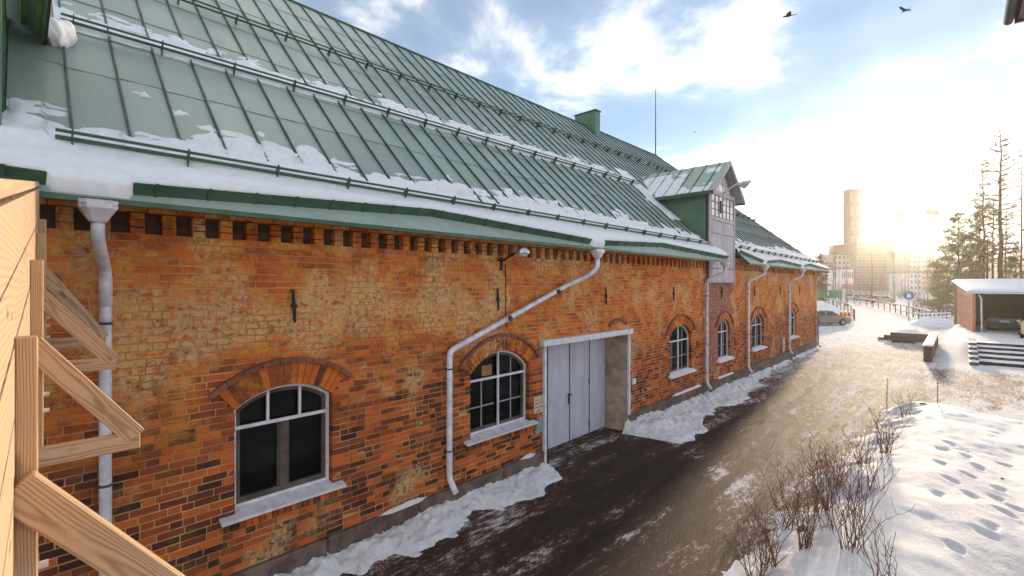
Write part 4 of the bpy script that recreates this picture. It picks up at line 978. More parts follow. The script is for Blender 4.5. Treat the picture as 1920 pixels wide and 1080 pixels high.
# outriggers: level arm and diagonal brace
OUT = [(1.50, -.50, -1.06, .44), (2.59, -.23, -.79, .42), (3.64, .00, -.53, .42), (4.36, .19, -.44, .42)]
for t_, za_, zb_, L in OUT:
    y = ty(t_*.885); y = -6.45+t_*1.255; x = gx_(y)
    timber('brace', (x+.0, y, 3.95+za_-.055), (x+L-.02, y, 3.95+zb_-.035), .048, .098)
    timber('arm', (x-.9, y, 3.95+zb_-.055), (x+L, y, 3.95+zb_-.055), .046, .092, 'wood')
    timber('guard_post', (x+.024, y+.06, 3.95+zb_-.10), (x+.024, y+.06, 3.95+za_+.35), .048, .07, up=Vector((0, 1, 0)))
    for dz_ in (.16, .24): b_ = MB(); b_.tube([(x+.045, y+.06, 3.95+zb_+dz_), (x+.07, y+.06, 3.95+zb_+dz_)], .011, 6); o = b_.build('bolt', MAT['zinc']); o.parent = st; o.matrix_parent_inverse = Matrix.Translation(-st.location)
# deck, stringer and posts behind the guard (mostly out of view)
for i in range(26):
    y = ty(.1)+i*.24
    if y > yb_: break
    zz_ = 3.95-1.0+(y-ya)*.05; timber('deck_board', (-1.25, y, zz_), (gx_(y)-.03, y, zz_), .22, .03)
for y in (-6.2, -3.5, -.9):
    for x in (-1.15, -.12):
        timber('post', (x, y, 0), (x, y, 2.85), .095, .095, up=Vector((0, 1, 0)))

# ================================================================== SHRUBS, STAKES, CLODS ON THE MOUND
mat('twig', (.22,.10,.062), .75, var=.4, vscale=9); mat('leaf_bit', (.22,.24,.06), .6, var=.3); mat('soil', (.075,.045,.032), 1.0, spec=.1, var=.5, vscale=20, bump=1.0, bscale=40, col2=(.20,.12,.08))
mat('dry_grass', (.30,.18,.075), .85, var=.4, vscale=8)
def shrub(px, py, z, hgt, n, seed, spread, label, leaves=0):
    rs = random.Random(seed); p = gnd(px, py, z); zb_ = mound_z(p.x, p.y) if -16 < p.y < -3.6 and p.x > 2 else 0; p.z = zb_
    root = empty('bare_shrub', label, 'shrub', tuple(p), group='bare shrubs on the snow mound')
    S = MB(); T_ = MB(); Lf = MB()
    for i in range(n):
        a = rs.uniform(0, 2*math.pi); ln = hgt*rs.uniform(.55, 1.05); tilt = rs.uniform(.05, spread); cur = Vector((rs.uniform(-.10, .10), rs.uniform(-.10, .10), -.04)); d_ = Vector((math.cos(a)*tilt, math.sin(a)*tilt, 1)).normalized(); P = [cur.copy()]; k = 7
        for j in range(k):
            d_ = (d_+Vector((rs.uniform(-.26, .26), rs.uniform(-.26, .26), rs.uniform(-.04, .16)))).normalized(); cur = cur+d_*ln/k; P.append(cur.copy())
        r0 = rs.uniform(.004, .0075); S.tube(P, [r0*(1-.75*q/k) for q in range(k+1)], 4, cap=False)
        for j in range(2, k+1):
            for rep in range(rs.choice((0, 1, 1, 2))):
                a2 = rs.uniform(0, 2*math.pi); dd = (d_*.55+Vector((math.cos(a2)*.75, math.sin(a2)*.75, rs.uniform(.1, .6)))).normalized(); q0 = P[j]; l2 = ln*rs.uniform(.12, .46)*(1-.06*j); q1 = q0+dd*l2*.5; dd = (dd+Vector((rs.uniform(-.3, .3), rs.uniform(-.3, .3), .25))).normalized(); q2 = q1+dd*l2*.5
                T_.tube([q0, q1, q2], [.0032, .0025, .0014], 3, cap=False)
                if leaves and rs.random() < leaves:
                    c_ = q2; w_ = rs.uniform(.012, .03); v1 = Vector((rs.uniform(-1, 1), rs.uniform(-1, 1), rs.uniform(-1, 1))).normalized()*w_; v2 = v1.orthogonal().normalized()*w_*.6; Lf.add([c_, c_+v1+v2, c_+v1*2, c_+v1-v2], [(0, 1, 2, 3)])
    for mb_, nm, mt in ((S, 'stems', 'twig'), (T_, 'twigs', 'twig'), (Lf, 'leaves', 'leaf_bit')):
        if mb_.v: o = mb_.build(nm, MAT[mt], kind='stuff'); o.parent = root
shrub(1587, 1039, .30, 1.30, 13, 1, .42, 'tallest leafless shrub in the middle of the row on the mound')
shrub(1612, 1052, .30, 1.0, 7, 2, .40, 'thin leafless shrub just right of the tallest shrub')
shrub(1607, 975, .30, 1.15, 11, 3, .40, 'leafless shrub behind the tallest shrub on the mound', .03)
shrub(1643, 925, .32, .95, 10, 4, .45, 'leafless shrub with a few green leaves in mid row', .10)
shrub(1661, 850, .32, 1.10, 22, 5, .45, 'dense dark shrub near the far end of the row', .06)
shrub(1696, 773, .30, .80, 11, 6, .60, 'small spreading shrub at the far end of the mound', .02)
shrub(1614, 874, .20, 1.05, 15, 7, .45, 'airy shrub standing left of the dense dark shrub')
shrub(1540, 968, .15, 1.15, 24, 8, .50, 'reddish shrub on the road edge of the mound')
shrub(1508, 1030, .2, 1.1, 22, 9, .55, 'shrub beside the clod of bare earth', .03)
shrub(1446, 1075, .1, 1.0, 20, 10, .65, 'leftmost low shrub at the bottom of the picture')
shrub(1660, 1120, .34, .85, 8, 11, .6, 'shrub whose tips rise at the bottom edge right of the row')
shrub(1565, 915, .12, 1.0, 20, 12, .55, 'wispy shrub between the road and the airy shrub')
shrub(1478, 985, .1, 1.15, 16, 13, .75, 'loose reddish shrub nearest the white patch on the road')
shrub(1556, 1005, .25, 1.25, 14, 14, .65, 'upright shrub just left of the tallest shrub')
shrub(1420, 1105, .1, 1.1, 14, 15, .8, 'shrub rising from the bottom edge, farthest to the left')
def tuft(px, py, z, n, r, seed, label):
    rs = random.Random(seed); p = gnd(px, py, z); p.z = mound_z(p.x, p.y); b_ = MB()
    for i in range(n):
        a = rs.uniform(0, 6.28); q = Vector((rs.gauss(0, r), rs.gauss(0, r), 0)); d_ = Vector((math.cos(a)*.7, math.sin(a)*.7, rs.uniform(.15, .9)))*rs.uniform(.06, .18); s_ = d_.orthogonal().normalized()*.003; b_.add([q-s_, q+s_, q+d_], [(0, 1, 2)])
    return b_.build('dry_grass', MAT['dry_grass'], label=label, cat='grass', kind='stuff', loc=p)
tuft(1500, 950, .1, 700, .28, 1, 'flattened dry brown grass on the road side of the shrubs'); tuft(1440, 1010, .1, 500, .3, 2, 'dry brown grass at the lower left end of the mound'); tuft(1560, 880, .1, 400, .3, 3, 'dry grass at the foot of the airy shrub')
def clod(px, py, z, r, seed, label):
    p = gnd(px, py, z); p.z = mound_z(p.x, p.y)-r[2]*.25; return lump('earth_clod', tuple(p), (r[0]*.8, r[1]*.8, r[2]*.4), seed, label, 10, 'soil')
for a in ((1506, 985, .2, (.17, .09, .05), 2, 'flat clod of bare earth among the near shrubs'), (1731, 763, .3, (.14, .10, .05), 3, 'dark stone at the far tip of the mound'), (1814, 851, .3, (.06, .05, .05), 4, 'small dark clod on the snow among the footprints'), (1879, 900, .3, (.045, .04, .035), 5, 'little reddish lump near the right edge of the snow'), (1437, 985, .1, (.16, .08, .04), 6, 'flat patch of bare earth by the leftmost shrub')):
    o = clod(*a); o['category'] = 'clod'
mat('stake_red', (.55,.09,.05), .55)
for px, y0, y1, lab in ((1663, 757, 723, 'thin red snow stake left of the mound tip'), (1758, 768, 730, 'thin red snow stake right of the mound tip')):
    p = gnd(px, y0, .25); p.z = mound_z(p.x, p.y); b_ = MB(); hh = 1.0; b_.tube([(0, 0, -.1), (.01, 0, hh*.5), (.03, -.02, hh)], [.012, .012, .009], 6); s_ = b_.build('snow_stake', MAT['stake_red'], loc=p, label=lab, cat='stake', group='snow stakes')
    b_ = MB(); b_.tube([(.022, -.012, hh*.78), (.028, -.018, hh*.9)], .0125, 6); o = b_.build('reflector', MAT['sign_cream']); o.parent = s_
# ================================================================== YARD BEYOND THE BARN
mat('beam_brown', (.17,.105,.075), .8, var=.35, vscale=5, bump=.3, stretch=(.3, 2, 2)); mat('beam_dark', (.035,.028,.025), .8, var=.4); mat('rail_wood', (.30,.19,.15), .75, var=.25, vscale=5)
def snowcap(x0, y0, x1, y1, z, th, seed, parent_label, name='snow_cap'):
    b_ = MB(); nx = max(6, int((x1-x0)/.18)); ny = max(5, int((y1-y0)/.18)); X, Y = np.meshgrid(np.linspace(x0, x1, nx), np.linspace(y0, y1, ny), indexing='ij')
    e = np.minimum(np.minimum(sst(x0, x0+.12, X), sst(x1, x1-.12, X)), np.minimum(sst(y0, y0+.12, Y), sst(y1, y1-.12, Y)))
    b_.grid(np.stack([X, Y, z+th*e*(.6+.8*fbm(X*2, Y*2, 3, seed))+0*X], -1)); return b_.build(name, MAT['snow'], smooth=True, label=parent_label, cat='snow', kind='stuff')
# low retaining walls of stacked beams
rw = empty('beam_wall', 'low wall of weathered beams running away from the viewer', 'low wall', (36, -5.25, 0))
for k in range(4):
    b_ = MB(); b_.cbox(32.0+.06*(k % 2), -5.42+random.uniform(-.02, .02), .005+.19*k, 41.6, -5.08, .005+.19*k+.183, .02); wpart(b_, 'beam', 'beam_brown', rw)
snowcap(32.4, -5.45, 41.5, -5.02, .765, .06, 5, 'snow on top of the beam wall running away')
rw = empty('beam_wall', 'low wall of brown beams lying across the yard', 'low wall', (43, -3.6, 0))
for k in range(3):
    b_ = MB(); b_.cbox(42.2, -5.1+.05*k, .005+.19*k, 42.5, -2.2-.35*k, .005+.19*k+.183, .02); wpart(b_, 'beam', 'beam_brown', rw)
snowcap(42.15, -5.05, 42.55, -3.0, .575, .05, 6, 'snow on top of the beam wall across the yard')
for i, (px, py) in enumerate(((1688, 636), (1694, 643))):
    p = gnd(px, py); b_ = MB(); b_.cbox(-.12, -.62, .0, .12, .62, .12, .02); o = b_.build('loose_beam', MAT['beam_dark'], loc=p, label=('dark loose beam lying on the snow nearer the cross wall', 'dark loose beam lying on the snow, the nearer of two')[i], cat='beam'); o.rotation_euler.z = R_(6-9*i)
# timber steps up to the carport terrace
sp_ = empty('timber_steps', 'wide snowy steps edged with dark timbers leading to the carport', 'steps', (35, -9.5, 0))
for k in range(5):
    x = 32.6+1.25*k; z = .12*k+.02
    b_ = MB(); b_.cbox(x, -13.2, z-.1, x+.16, -7.12, z+.14, .015); wpart(b_, 'step_timber', 'beam_dark', sp_)
    b_ = MB(); X, Y = np.meshgrid(np.linspace(x+.10, x+1.27, 8), np.linspace(-13.2, -7.12, 34), indexing='ij'); b_.grid(np.stack([X, Y, z+.125+.03*fbm(X*2, Y*2, 3, k)+0*X], -1)); wpart(b_, 'snowy_tread', 'snow', sp_, smooth=True)
ck = empty('step_cheek', 'stack of snow-edged timbers ending beside the steps', 'low wall', (35, -6.95, 0))
for k in range(5):
    b_ = MB(); b_.cbox(32.0+.95*k, -7.1, .02+.15*k, 39.0, -6.78, .02+.15*k+.135, .015); wpart(b_, 'timber', 'beam_brown', ck)
    snowcap(32.0+.95*k, -7.12, 33.1+.95*k, -6.76, .157+.15*k, .03, k, 'snow on the ends of the stacked step timbers')['group'] = 'snow on the step timbers'
# carport
cpx, cpy, cw, cdp, cz0 = 46.4, -7.1, 9.5, 9.0, .60
cp = empty('carport', 'wooden carport with orange boarded side and dark open front', 'carport', (cpx, cpy, cz0))
mat('carport_wood', (.50,.20,.10), .7, var=.25, vscale=3, bump=.15, stretch=(.3, 1, 3)); mat('carport_dark', (.022,.014,.011), .85, var=.3)
for k in range(16):
    z = cz0+.02+.175*k; zt_ = 3.28+.085*0
    b_ = MB(); b_.prism([(cpx, cpy, z), (cpx+cdp, cpy, z), (cpx+cdp, cpy, z+.165), (cpx, cpy, z+.165)], (0, -.03, 0)); wpart(b_, 'side_board', 'carport_wood', cp)
b_ = MB(); b_.prism([(cpx, cpy-.0, cz0+2.8), (cpx+cdp, cpy, cz0+2.8), (cpx+cdp, cpy, cz0+3.55)], (0, -.03, 0)); wpart(b_, 'side_gable', 'carport_wood', cp)
b_ = MB(); b_.box(cpx+cdp-.1, cpy-cw, cz0, cpx+cdp, cpy-.03, cz0+3.5); b_.box(cpx+.1, cpy-cw, cz0, cpx+cdp-.1, cpy-cw+.1, cz0+2.8); b_.box(cpx+.05, cpy-.08, cz0, cpx+cdp-.1, cpy-.035, cz0+2.75); wpart(b_, 'inner_wall', 'carport_dark', cp)  # near-black walls carry the shade of the interior in their colour
b_ = MB(); b_.box(cpx-.06, cpy-.14, cz0-.1, cpx+.08, cpy+.03, cz0+2.72); wpart(b_, 'corner_post', 'carport_wood', cp)
b_ = MB(); b_.box(cpx+cdp-.1, cpy-.05, cz0-.1, cpx+cdp+.12, cpy+.16, cz0+3.3); wpart(b_, 'corner_post', 'rail_wood', cp)
b_ = MB(); b_.tube([(cpx-.08, cpy-.30, cz0+2.6), (cpx-.08, cpy-.42, cz0+2.35), (cpx-.08, cpy-.44, cz0+.1)], .045, 8); wpart(b_, 'downpipe', 'zinc', cp)
b_ = MB(); b_.prism([(cpx-.35, cpy+.35, cz0+2.74), (cpx-.35, cpy+.35, cz0+2.82), (cpx+cdp+.3, cpy+.35, cz0+3.66), (cpx+cdp+.3, cpy+.35, cz0+3.58)], (0, -cw-.7, 0)); wpart(b_, 'roof', 'zinc_dark', cp)
b_ = MB(); b_.box(cpx-.42, cpy-cw, cz0+2.70, cpx-.36, cpy+.36, cz0+2.80); wpart(b_, 'gutter', 'zinc', cp)
X, Y = np.meshgrid(np.linspace(cpx-.36, cpx+cdp+.3, 30), np.linspace(cpy-cw-.3, cpy+.34, 34), indexing='ij'); e = np.minimum(sst(cpx-.37, cpx-.2, X), sst(cpy+.35, cpy+.15, Y))
b_ = MB(); b_.grid(np.stack([X, Y, cz0+2.82+.0845*(X-cpx+.35)+.01+.16*e*(.85+.3*fbm(X*.8, Y*.8, 3, 3))], -1)); b_.build('carport_snow', MAT['snow'], smooth=True, label='even blanket of snow on the carport roof', cat='snow', kind='stuff')
cs_ = bpy.data.objects['carport_snow']; CR = R_(5.5); cp.rotation_euler.z = CR; cs_.matrix_world = Matrix.Translation((cpx, cpy, 0)) @ Matrix.Rotation(CR, 4, 'Z') @ Matrix.Translation((-cpx, -cpy, 0))
# ------------------------------------------------------------------ cars
mat('car_silver', (.30,.28,.27), .28, metal=.55, spec=.6); mat('car_dark', (.10,.10,.11), .25, metal=.4); mat('car_cream', (.62,.50,.26), .35); mat('tyre', (.016,.016,.017), .8); mat('rim', (.35,.35,.36), .35, metal=.8); mat('tail_red', (.35,.02,.015), .3); mat('lamp_white', (.7,.7,.68), .2); mat('car_white', (.55,.55,.56), .35); mat('car_red', (.30,.06,.04), .35); mat('car_blue', (.10,.13,.20), .3, metal=.3)
PROF = [(-2.2, .32), (-2.22, .62), (-2.12, .88), (-1.55, .98), (-.72, 1.05), (.0, 1.0), (1.55, .98), (2.05, .93), (2.18, .70), (2.16, .34)]
def car(name, paint, loc, rz, label, group=None, snow=False):
    c = empty(name, label, 'car', tuple(loc), rz, group)
    prof = [(2.18, .30), (2.22, .52), (2.12, .72), (1.15, .94), (-1.75, .98), (-2.12, .92), (-2.2, .62), (-2.16, .30)]
    b_ = MB(); n = len(prof); V = []
    for y, k_ in ((-.86, .0), (-.88, .5), (.88, .5), (.86, 0)):
        pass
    ring = [(-.80, .06), (-.88, 0), (.88, 0), (.80, .06)]
    for yy, ins in ring: V += [(x*(1-ins*.5), yy, .30+(z-.30)*(1-ins*.4)+ins*.02) for x, z in prof]
    F = [tuple(range(n-1, -1, -1)), tuple(range(3*n, 4*n))]
    for r in range(3): F += [(r*n+i, r*n+(i+1) % n, (r+1)*n+(i+1) % n, (r+1)*n+i) for i in range(n)]
    b_.add(V, F); o = b_.build('body', MAT[paint], smooth=False); o.parent = c
    cab = [(1.25, .92), (.45, 1.40), (-.05, 1.47), (-1.05, 1.44), (-1.95, .96)]; m_ = len(cab); b_ = MB(); V = []
    for yy, s_ in ((-.80, .0), (-.62, 1.), (.62, 1.), (.80, .0)):
        V += [(x*(1 if s_ else 1), yy if z > 1.0 or s_ == 0 else yy*1.28, z if s_ else .94) for x, z in cab]
    V = []
    for sg_ in (-1, 1): V += [(x, sg_*(.84-.32*(z-.92)/.5), z) for x, z in cab]
    b_.add(V, [tuple(range(m_)), tuple(range(2*m_-1, m_-1, -1))]+[(i, m_+i, m_+i+1, i+1) for i in range(m_-1)]); o = b_.build('cabin', MAT[paint]); o.parent = c
    for sg_ in (-1, 1):
        for xs2 in ([(1.05, .97), (.42, 1.33), (-.22, 1.38), (-.22, .97)], [(-.30, .97), (-.30, 1.38), (-1.0, 1.35), (-1.62, .98)]):
            g_ = MB(); P = [(x, sg_*(.845-.32*(z-.92)/.5), z) for x, z in xs2]; g_.prism(P, (0, sg_*.006, 0)); o = g_.build('side_window', MAT['glass_car']); o.parent = c
    for (xa, za, xb, zb) in ((1.20, .955, .50, 1.38), (-1.90, 1.0, -1.10, 1.41)):
        g_ = MB(); s_ = .008 if xa > 0 else -.008; P = [(xa+s_, -.72, za+.006), (xa+s_, .72, za+.006), (xb+s_, .56, zb+.006), (xb+s_, -.56, zb+.006)]; g_.prism(P, (s_*.6, 0, .005)); o = g_.build('windscreen' if xa > 0 else 'rear_window', MAT['glass_car']); o.parent = c
    for x in (1.35, -1.35):
        for sg_ in (-1, 1):
            b_ = MB(); b_.tube([(x, sg_*.70, .32), (x, sg_*.90, .32)], .32, 20); wh = b_.build('wheel', MAT['tyre']); wh.parent = c
            b_ = MB(); b_.tube([(x, sg_*.88, .32), (x, sg_*.908, .32)], .20, 16); r_ = b_.build('rim', MAT['rim']); r_.parent = wh
    for sg_ in (-1, 1):
        b_ = MB(); b_.box(-2.215, sg_*.66-.17, .70, -2.13, sg_*.66+.17, .90); o = b_.build('tail_light', MAT['tail_red']); o.parent = c
        b_ = MB(); b_.box(2.10, sg_*.62-.18, .60, 2.205, sg_*.62+.18, .72); o = b_.build('headlight', MAT['lamp_white']); o.parent = c
        b_ = MB(); b_.cbox(.72, sg_*.94-.09, .95, .86, sg_*.94+.09, 1.07, .02); o = b_.build('mirror', MAT[paint]); o.parent = c
    b_ = MB(); b_.box(-2.225, -.26, .62, -2.19, .26, .74); o = b_.build('number_plate', MAT['lamp_white']); o.parent = c
    b_ = MB(); b_.box(-2.14, -.8, .20, 2.12, .8, .31); o = b_.build('underside', MAT['tyre']); o.parent = c
    if snow:
        b_ = MB(); X, Y = np.meshgrid(np.linspace(-1.0, .4, 10), np.linspace(-.56, .56, 8), indexing='ij'); b_.grid(np.stack([X, Y, 1.45+.05*np.cos(Y*2.4)+.02*fbm(X*3, Y*3, 2, 3)-.03*np.abs(X+.3)], -1)); s_ = b_.build('snow_cover', MAT['snow'], smooth=True); s_.parent = c
        b_ = MB(); X, Y = np.meshgrid(np.linspace(1.2, 2.08, 6), np.linspace(-.75, .75, 8), indexing='ij'); b_.grid(np.stack([X, Y, .96-.18*(X-1.2)+.02+.02*fbm(X*3, Y*3, 2, 4)], -1)); s_ = b_.build('snow_cover', MAT['snow'], smooth=True); s_.parent = c
    return c
RZ_R = math.atan2(RT.y, RT.x)
car('parked_car', 'car_silver', at(1543, 45.5, .0), RZ_R+R_(6), 'silver brown saloon car half hidden behind the barn corner')
car('parked_car', 'car_dark', (50.9, -8.75, cz0), R_(0), 'dark car standing inside the carport, its rear to the yard')
car('parked_car', 'car_cream', (44.6, -10.12, cz0), R_(178), 'cream coloured car cut off by the right edge of the picture')
for px, t_, pnt, a, lab in ((1604, 118, 'car_white', 12, 'snowy white car, leftmost beyond the railings'), (1622, 112, 'car_blue', 8, 'snowy blue grey car beside the lamp-thin trunk'), (1642, 104, 'car_red', 5, 'reddish car beyond the railings'), (1656, 100, 'car_silver', 10, 'brown grey car, rightmost beyond the railings')):
    car('parked_car', pnt, at(px, t_), RZ_R+R_(a), lab, 'cars parked beyond the railings', True)
# ------------------------------------------------------------------ railings of the footpath
def railing(pts, label, hh=1.15):
    P = [gnd(px, py) for px, py in pts]; root = empty('railing', label, 'railing', tuple(P[0]))
    out = []
    for i, p in enumerate(P):
        b_ = MB(); b_.cbox(p.x-.06, p.y-.06, -.1, p.x+.06, p.y+.06, hh, .01); wpart(b_, 'post', 'beam_brown', root)
    for z_, r_ in ((hh+.03, .075), (hh*.42, .05)):
        for a, b2 in zip(P[:-1], P[1:]):
            b_ = MB(); b_.tube([a+Vector((0, 0, z_)), b2+Vector((0, 0, z_))], r_, 6); wpart(b_, 'rail', 'rail_wood', root)
            b_ = MB(); b_.tube([a+Vector((0, 0, z_+r_*.75)), b2+Vector((0, 0, z_+r_*.75))], r_*.75, 6); wpart(b_, 'snow_line', 'snow', root)
railing([(1744, 606), (1735, 602), (1724, 599), (1712, 595), (1700, 592), (1689, 589), (1679, 586.5), (1669, 584), (1658, 581), (1647, 578.5), (1637, 576), (1625, 573.5), (1613, 571.5), (1602, 570), (1590, 568.5), (1578, 567.5)], 'long wooden railing along the right side of the footpath')
railing([(1602, 601), (1600, 595), (1596, 589.5), (1590, 585.5), (1583, 582.5), (1576, 580), (1569, 578), (1562, 575.5), (1554, 573), (1546, 570.5)], 'curving wooden railing on the left of the footpath')
# blue round path sign
sp = gnd(1704, 602); sr = empty('path_sign', 'round blue sign with white walkers on a grey post', 'sign', tuple(sp))
mat('sign_blue', (.008,.13,.34), .5, var=.08); mat('sign_white', (.75,.75,.75), .5)
b_ = MB(); b_.tube([sp, sp+Vector((0, 0, 3.25))], .04, 8); wpart(b_, 'post', 'zinc_dark', sr)
fd = (CAM-sp); fd.z = 0; fd.normalize(); sd_ = Vector((-fd.y, fd.x, 0)); cc = sp+fd*.06+Vector((0, 0, 2.75))
b_ = MB(); b_.prism([cc+(sd_*math.cos(a)+Vector((0, 0, math.sin(a))))*.46 for a in [2*math.pi*k/24 for k in range(24)]], fd*.025); wpart(b_, 'disc', 'sign_blue', sr)
b_ = MB(); c2 = cc+fd*.03
for dx, s_ in ((-.07, 1.0), (.09, .75)):
    q = c2+sd_*dx; b_.prism([q+(sd_*math.cos(a)*.055+Vector((0, 0, .20*s_+.055*math.sin(a)))) for a in [2*math.pi*k/10 for k in range(10)]], fd*.004)
    b_.prism([q+sd_*x_+Vector((0, 0, z_*s_)) for x_, z_ in ((-.06, .12), (.06, .12), (.07, -.05), (.09, -.28), (.045, -.28), (0, -.10), (-.045, -.28), (-.09, -.28), (-.07, -.05))], fd*.004)
wpart(b_, 'walking_figures', 'sign_white', sr)
# striped barrier board near the left railing
bp_ = gnd(1586, 601); br = empty('striped_barrier', 'red and yellow striped barrier board by the left railing', 'barrier', tuple(bp_)); mat('bar_red', (.55,.06,.03), .5); mat('bar_yellow', (.75,.42,.05), .5)
for k in range(6):
    a = bp_+RT*(-.62+.21*k)+Vector((0, 0, .45)); b_ = MB(); b_.prism([a, a+RT*.21, a+RT*.21+Vector((0, 0, .45)), a+Vector((0, 0, .45))], FW*.03); wpart(b_, 'stripe', 'bar_red' if k % 2 == 0 else 'bar_yellow', br)
for s_ in (-.5, .5):
    b_ = MB(); p = bp_+RT*s_+FW*.05; b_.tube([p, p+Vector((0, 0, .85))], .03, 6); wpart(b_, 'leg', 'zinc_dark', br)
# slatted barrier under snow
sbp = [gnd(1722+7.5*k, 607-.3*k) for k in range(9)]; sb_ = empty('slatted_barrier', 'low slatted barrier half buried in snow left of the carport', 'barrier', tuple(sbp[0]))
for k, p in enumerate(sbp[:-1]):
    q = sbp[k+1]; b_ = MB(); b_.cbox(p.x-.05, p.y-.05, 0, p.x+.05, p.y+.05, 1.05, .01); wpart(b_, 'post', 'beam_dark', sb_)
    for z_ in (.35, .65, .98): b_ = MB(); b_.tube([p+Vector((0, 0, z_)), q+Vector((0, 0, z_))], .085, 5); wpart(b_, 'slat', 'snow', sb_)
def heap(c_, rx, ry, hh, seed, label):
    b_ = MB(); X, Y = np.meshgrid(np.linspace(-1, 1, 34), np.linspace(-1, 1, 34), indexing='ij'); r = np.sqrt(X*X+Y*Y); Z = hh*np.clip(1-r**1.5, -.05, 1)*(.6+.8*fbm(X*2.5+3, Y*2.5, 4, seed))
    b_.grid(np.stack([c_.x+X*rx, c_.y+Y*ry, float(gheight(c_.x, c_.y))+Z-.02], -1)); return b_.build('snow_heap', MAT['snow'], smooth=True, label=label, cat='snow', kind='stuff')
heap(gnd(1752, 609), 3.2, 2.2, .75, 3, 'ploughed snow heap in front of the slatted barrier'); heap(at(1534, 54), 3.6, 3.0, 2.3, 9, 'tall white snow heap behind the silver car'); heap(gnd(1700, 620), 2.0, 1.2, .22, 4, 'low snow hump at the foot of the blue sign')
# ================================================================== BACKGROUND
mat('f_brick', (.17,.085,.045), .85, var=.15, vscale=.3); mat('f_beige', (.46,.37,.28), .85, var=.15, vscale=.3); mat('f_grey', (.40,.37,.34), .85, var=.15, vscale=.3); mat('f_white', (.62,.60,.58), .8, var=.1, vscale=.3); mat('f_red', (.45,.13,.09), .8, var=.1); mat('f_glass', (.10,.11,.13), .15); mat('f_roof', (.16,.14,.13), .8); mat('hoarding_green', (.035,.20,.07), .6, var=.15); mat('yellow_metal', (.36,.19,.05), .5)
def block(name, pxa, pxb, t_, ytop, depth, wall, label, rowsn, colsn, cat='building', win=.55, roofslab=0, base=0, winmat='f_glass', tilt=0.0, band=None):
    """building whose facade faces the yard, t_ metres deep, from column pxa to pxb"""
    A0 = at(pxa, t_); wd = (pxb-pxa)/FPX*t_; hh = CAM.z+(533-ytop)/FPX*t_; c_ = empty(name, label, cat, tuple(A0), RZ_R+tilt)
    def add(mb, nm, mt, par=None): o = mb.build(nm, MAT[mt]); o.parent = par or c_; return o
    b_ = MB(); b_.box(0, 0, -.2, wd, depth, hh); wl_ = add(b_, 'wall', wall)      # local x = right, y = away
    b_ = MB(); b_.box(-.4-roofslab*.3, -.4-roofslab*.2, hh, wd+.4+roofslab, depth+.4, hh+.5); add(b_, 'roof', 'f_roof')
    fh = (hh-base)/rowsn; fw2 = wd/colsn
    for r in range(rowsn):
        for k in range(colsn):
            x = fw2*(k+.5); z = base+fh*(r+.5); w2, h2 = fw2*win, fh*.50
            b_ = MB(); b_.box(x-w2/2-.12, -.10, z-h2/2-.12, x+w2/2+.12, -.002, z+h2/2+.12); wn = add(b_, 'window', 'f_white')
            b_ = MB(); b_.box(x-w2/2, -.13, z-h2/2, x+w2/2, -.102, z+h2/2); add(b_, 'pane', winmat, wn)
    if band:
        b_ = MB(); b_.box(0, -.25, band[0], wd, -.003, band[1]); add(b_, 'band', band[2])
    return c_
tw = block('tower', 1592, 1615, 300, 356, 5, 'f_brick', 'tall slender brown tower with windows near its top', 7, 2, 'tower', .30)
block('apartment_block', 1562, 1594, 262, 478, 16, 'f_beige', 'beige flat roofed block left of the tower foot', 7, 4, roofslab=1)
block('apartment_block', 1551, 1561, 250, 494, 12, 'f_red', 'narrow red block behind the barn corner', 6, 1)
block('apartment_block', 1578, 1600, 225, 505, 10, 'f_white', 'low white building with tall windows below the tower', 2, 6, band=(2.0, 3.6, 'f_red'))
block('office_block', 1606, 1676, 285, 456, 25, 'f_brick', 'large brown block with an overhanging roof under the sun', 8, 9, roofslab=3)
block('apartment_block', 1677, 1700, 280, 474, 20, 'f_beige', 'beige block right of the large brown block', 7, 3)
block('apartment_block', 1702, 1744, 270, 476, 16, 'f_grey', 'grey apartment block left of the pine', 7, 5)
block('apartment_block', 1752, 1960, 290, 484, 18, 'f_beige', 'long beige apartment block behind the tall trees', 6, 20)
block('office_block', 1705, 1728, 150, 512, 8, 'f_white', 'small pale building with one column of windows beyond the sign', 4, 3, win=.4)
# green hoarding and kiosk left
hp = at(1533, 92); hb = empty('green_hoarding', 'long green board fence panel with a white mark', 'hoarding', tuple(hp), RZ_R)
for k in range(6):
    b_ = MB(); b_.box(.8*k, 0, 1.3, .8*k+.79, .08, 2.75); o = b_.build('panel', MAT['hoarding_green']); o.parent = hb
for k in range(4): b_ = MB(); b_.box(1.5*k, .09, -.1, 1.5*k+.12, .2, 2.8); o = b_.build('post', MAT['zinc_dark']); o.parent = hb
b_ = MB(); b_.tube([(2.05, -.02, 2.3), (2.05, -.02, 2.45)], .07, 8); b_.box(1.97, -.03, 1.75, 2.13, -.004, 2.25); o = b_.build('white_mark', MAT['sign_white']); o.parent = hb
kp = at(1532, 110); kb = empty('kiosk', 'small dark kiosk with a yellow roof edge behind the barn corner', 'kiosk', tuple(kp), RZ_R)
b_ = MB(); b_.box(0, 0, 0, 2.4, 3, 3.6); o = b_.build('wall', MAT['beam_brown']); o.parent = kb
b_ = MB(); b_.box(-.2, -.6, 3.6, 3.0, 3.3, 4.0); o = b_.build('roof', MAT['yellow_metal']); o.parent = kb
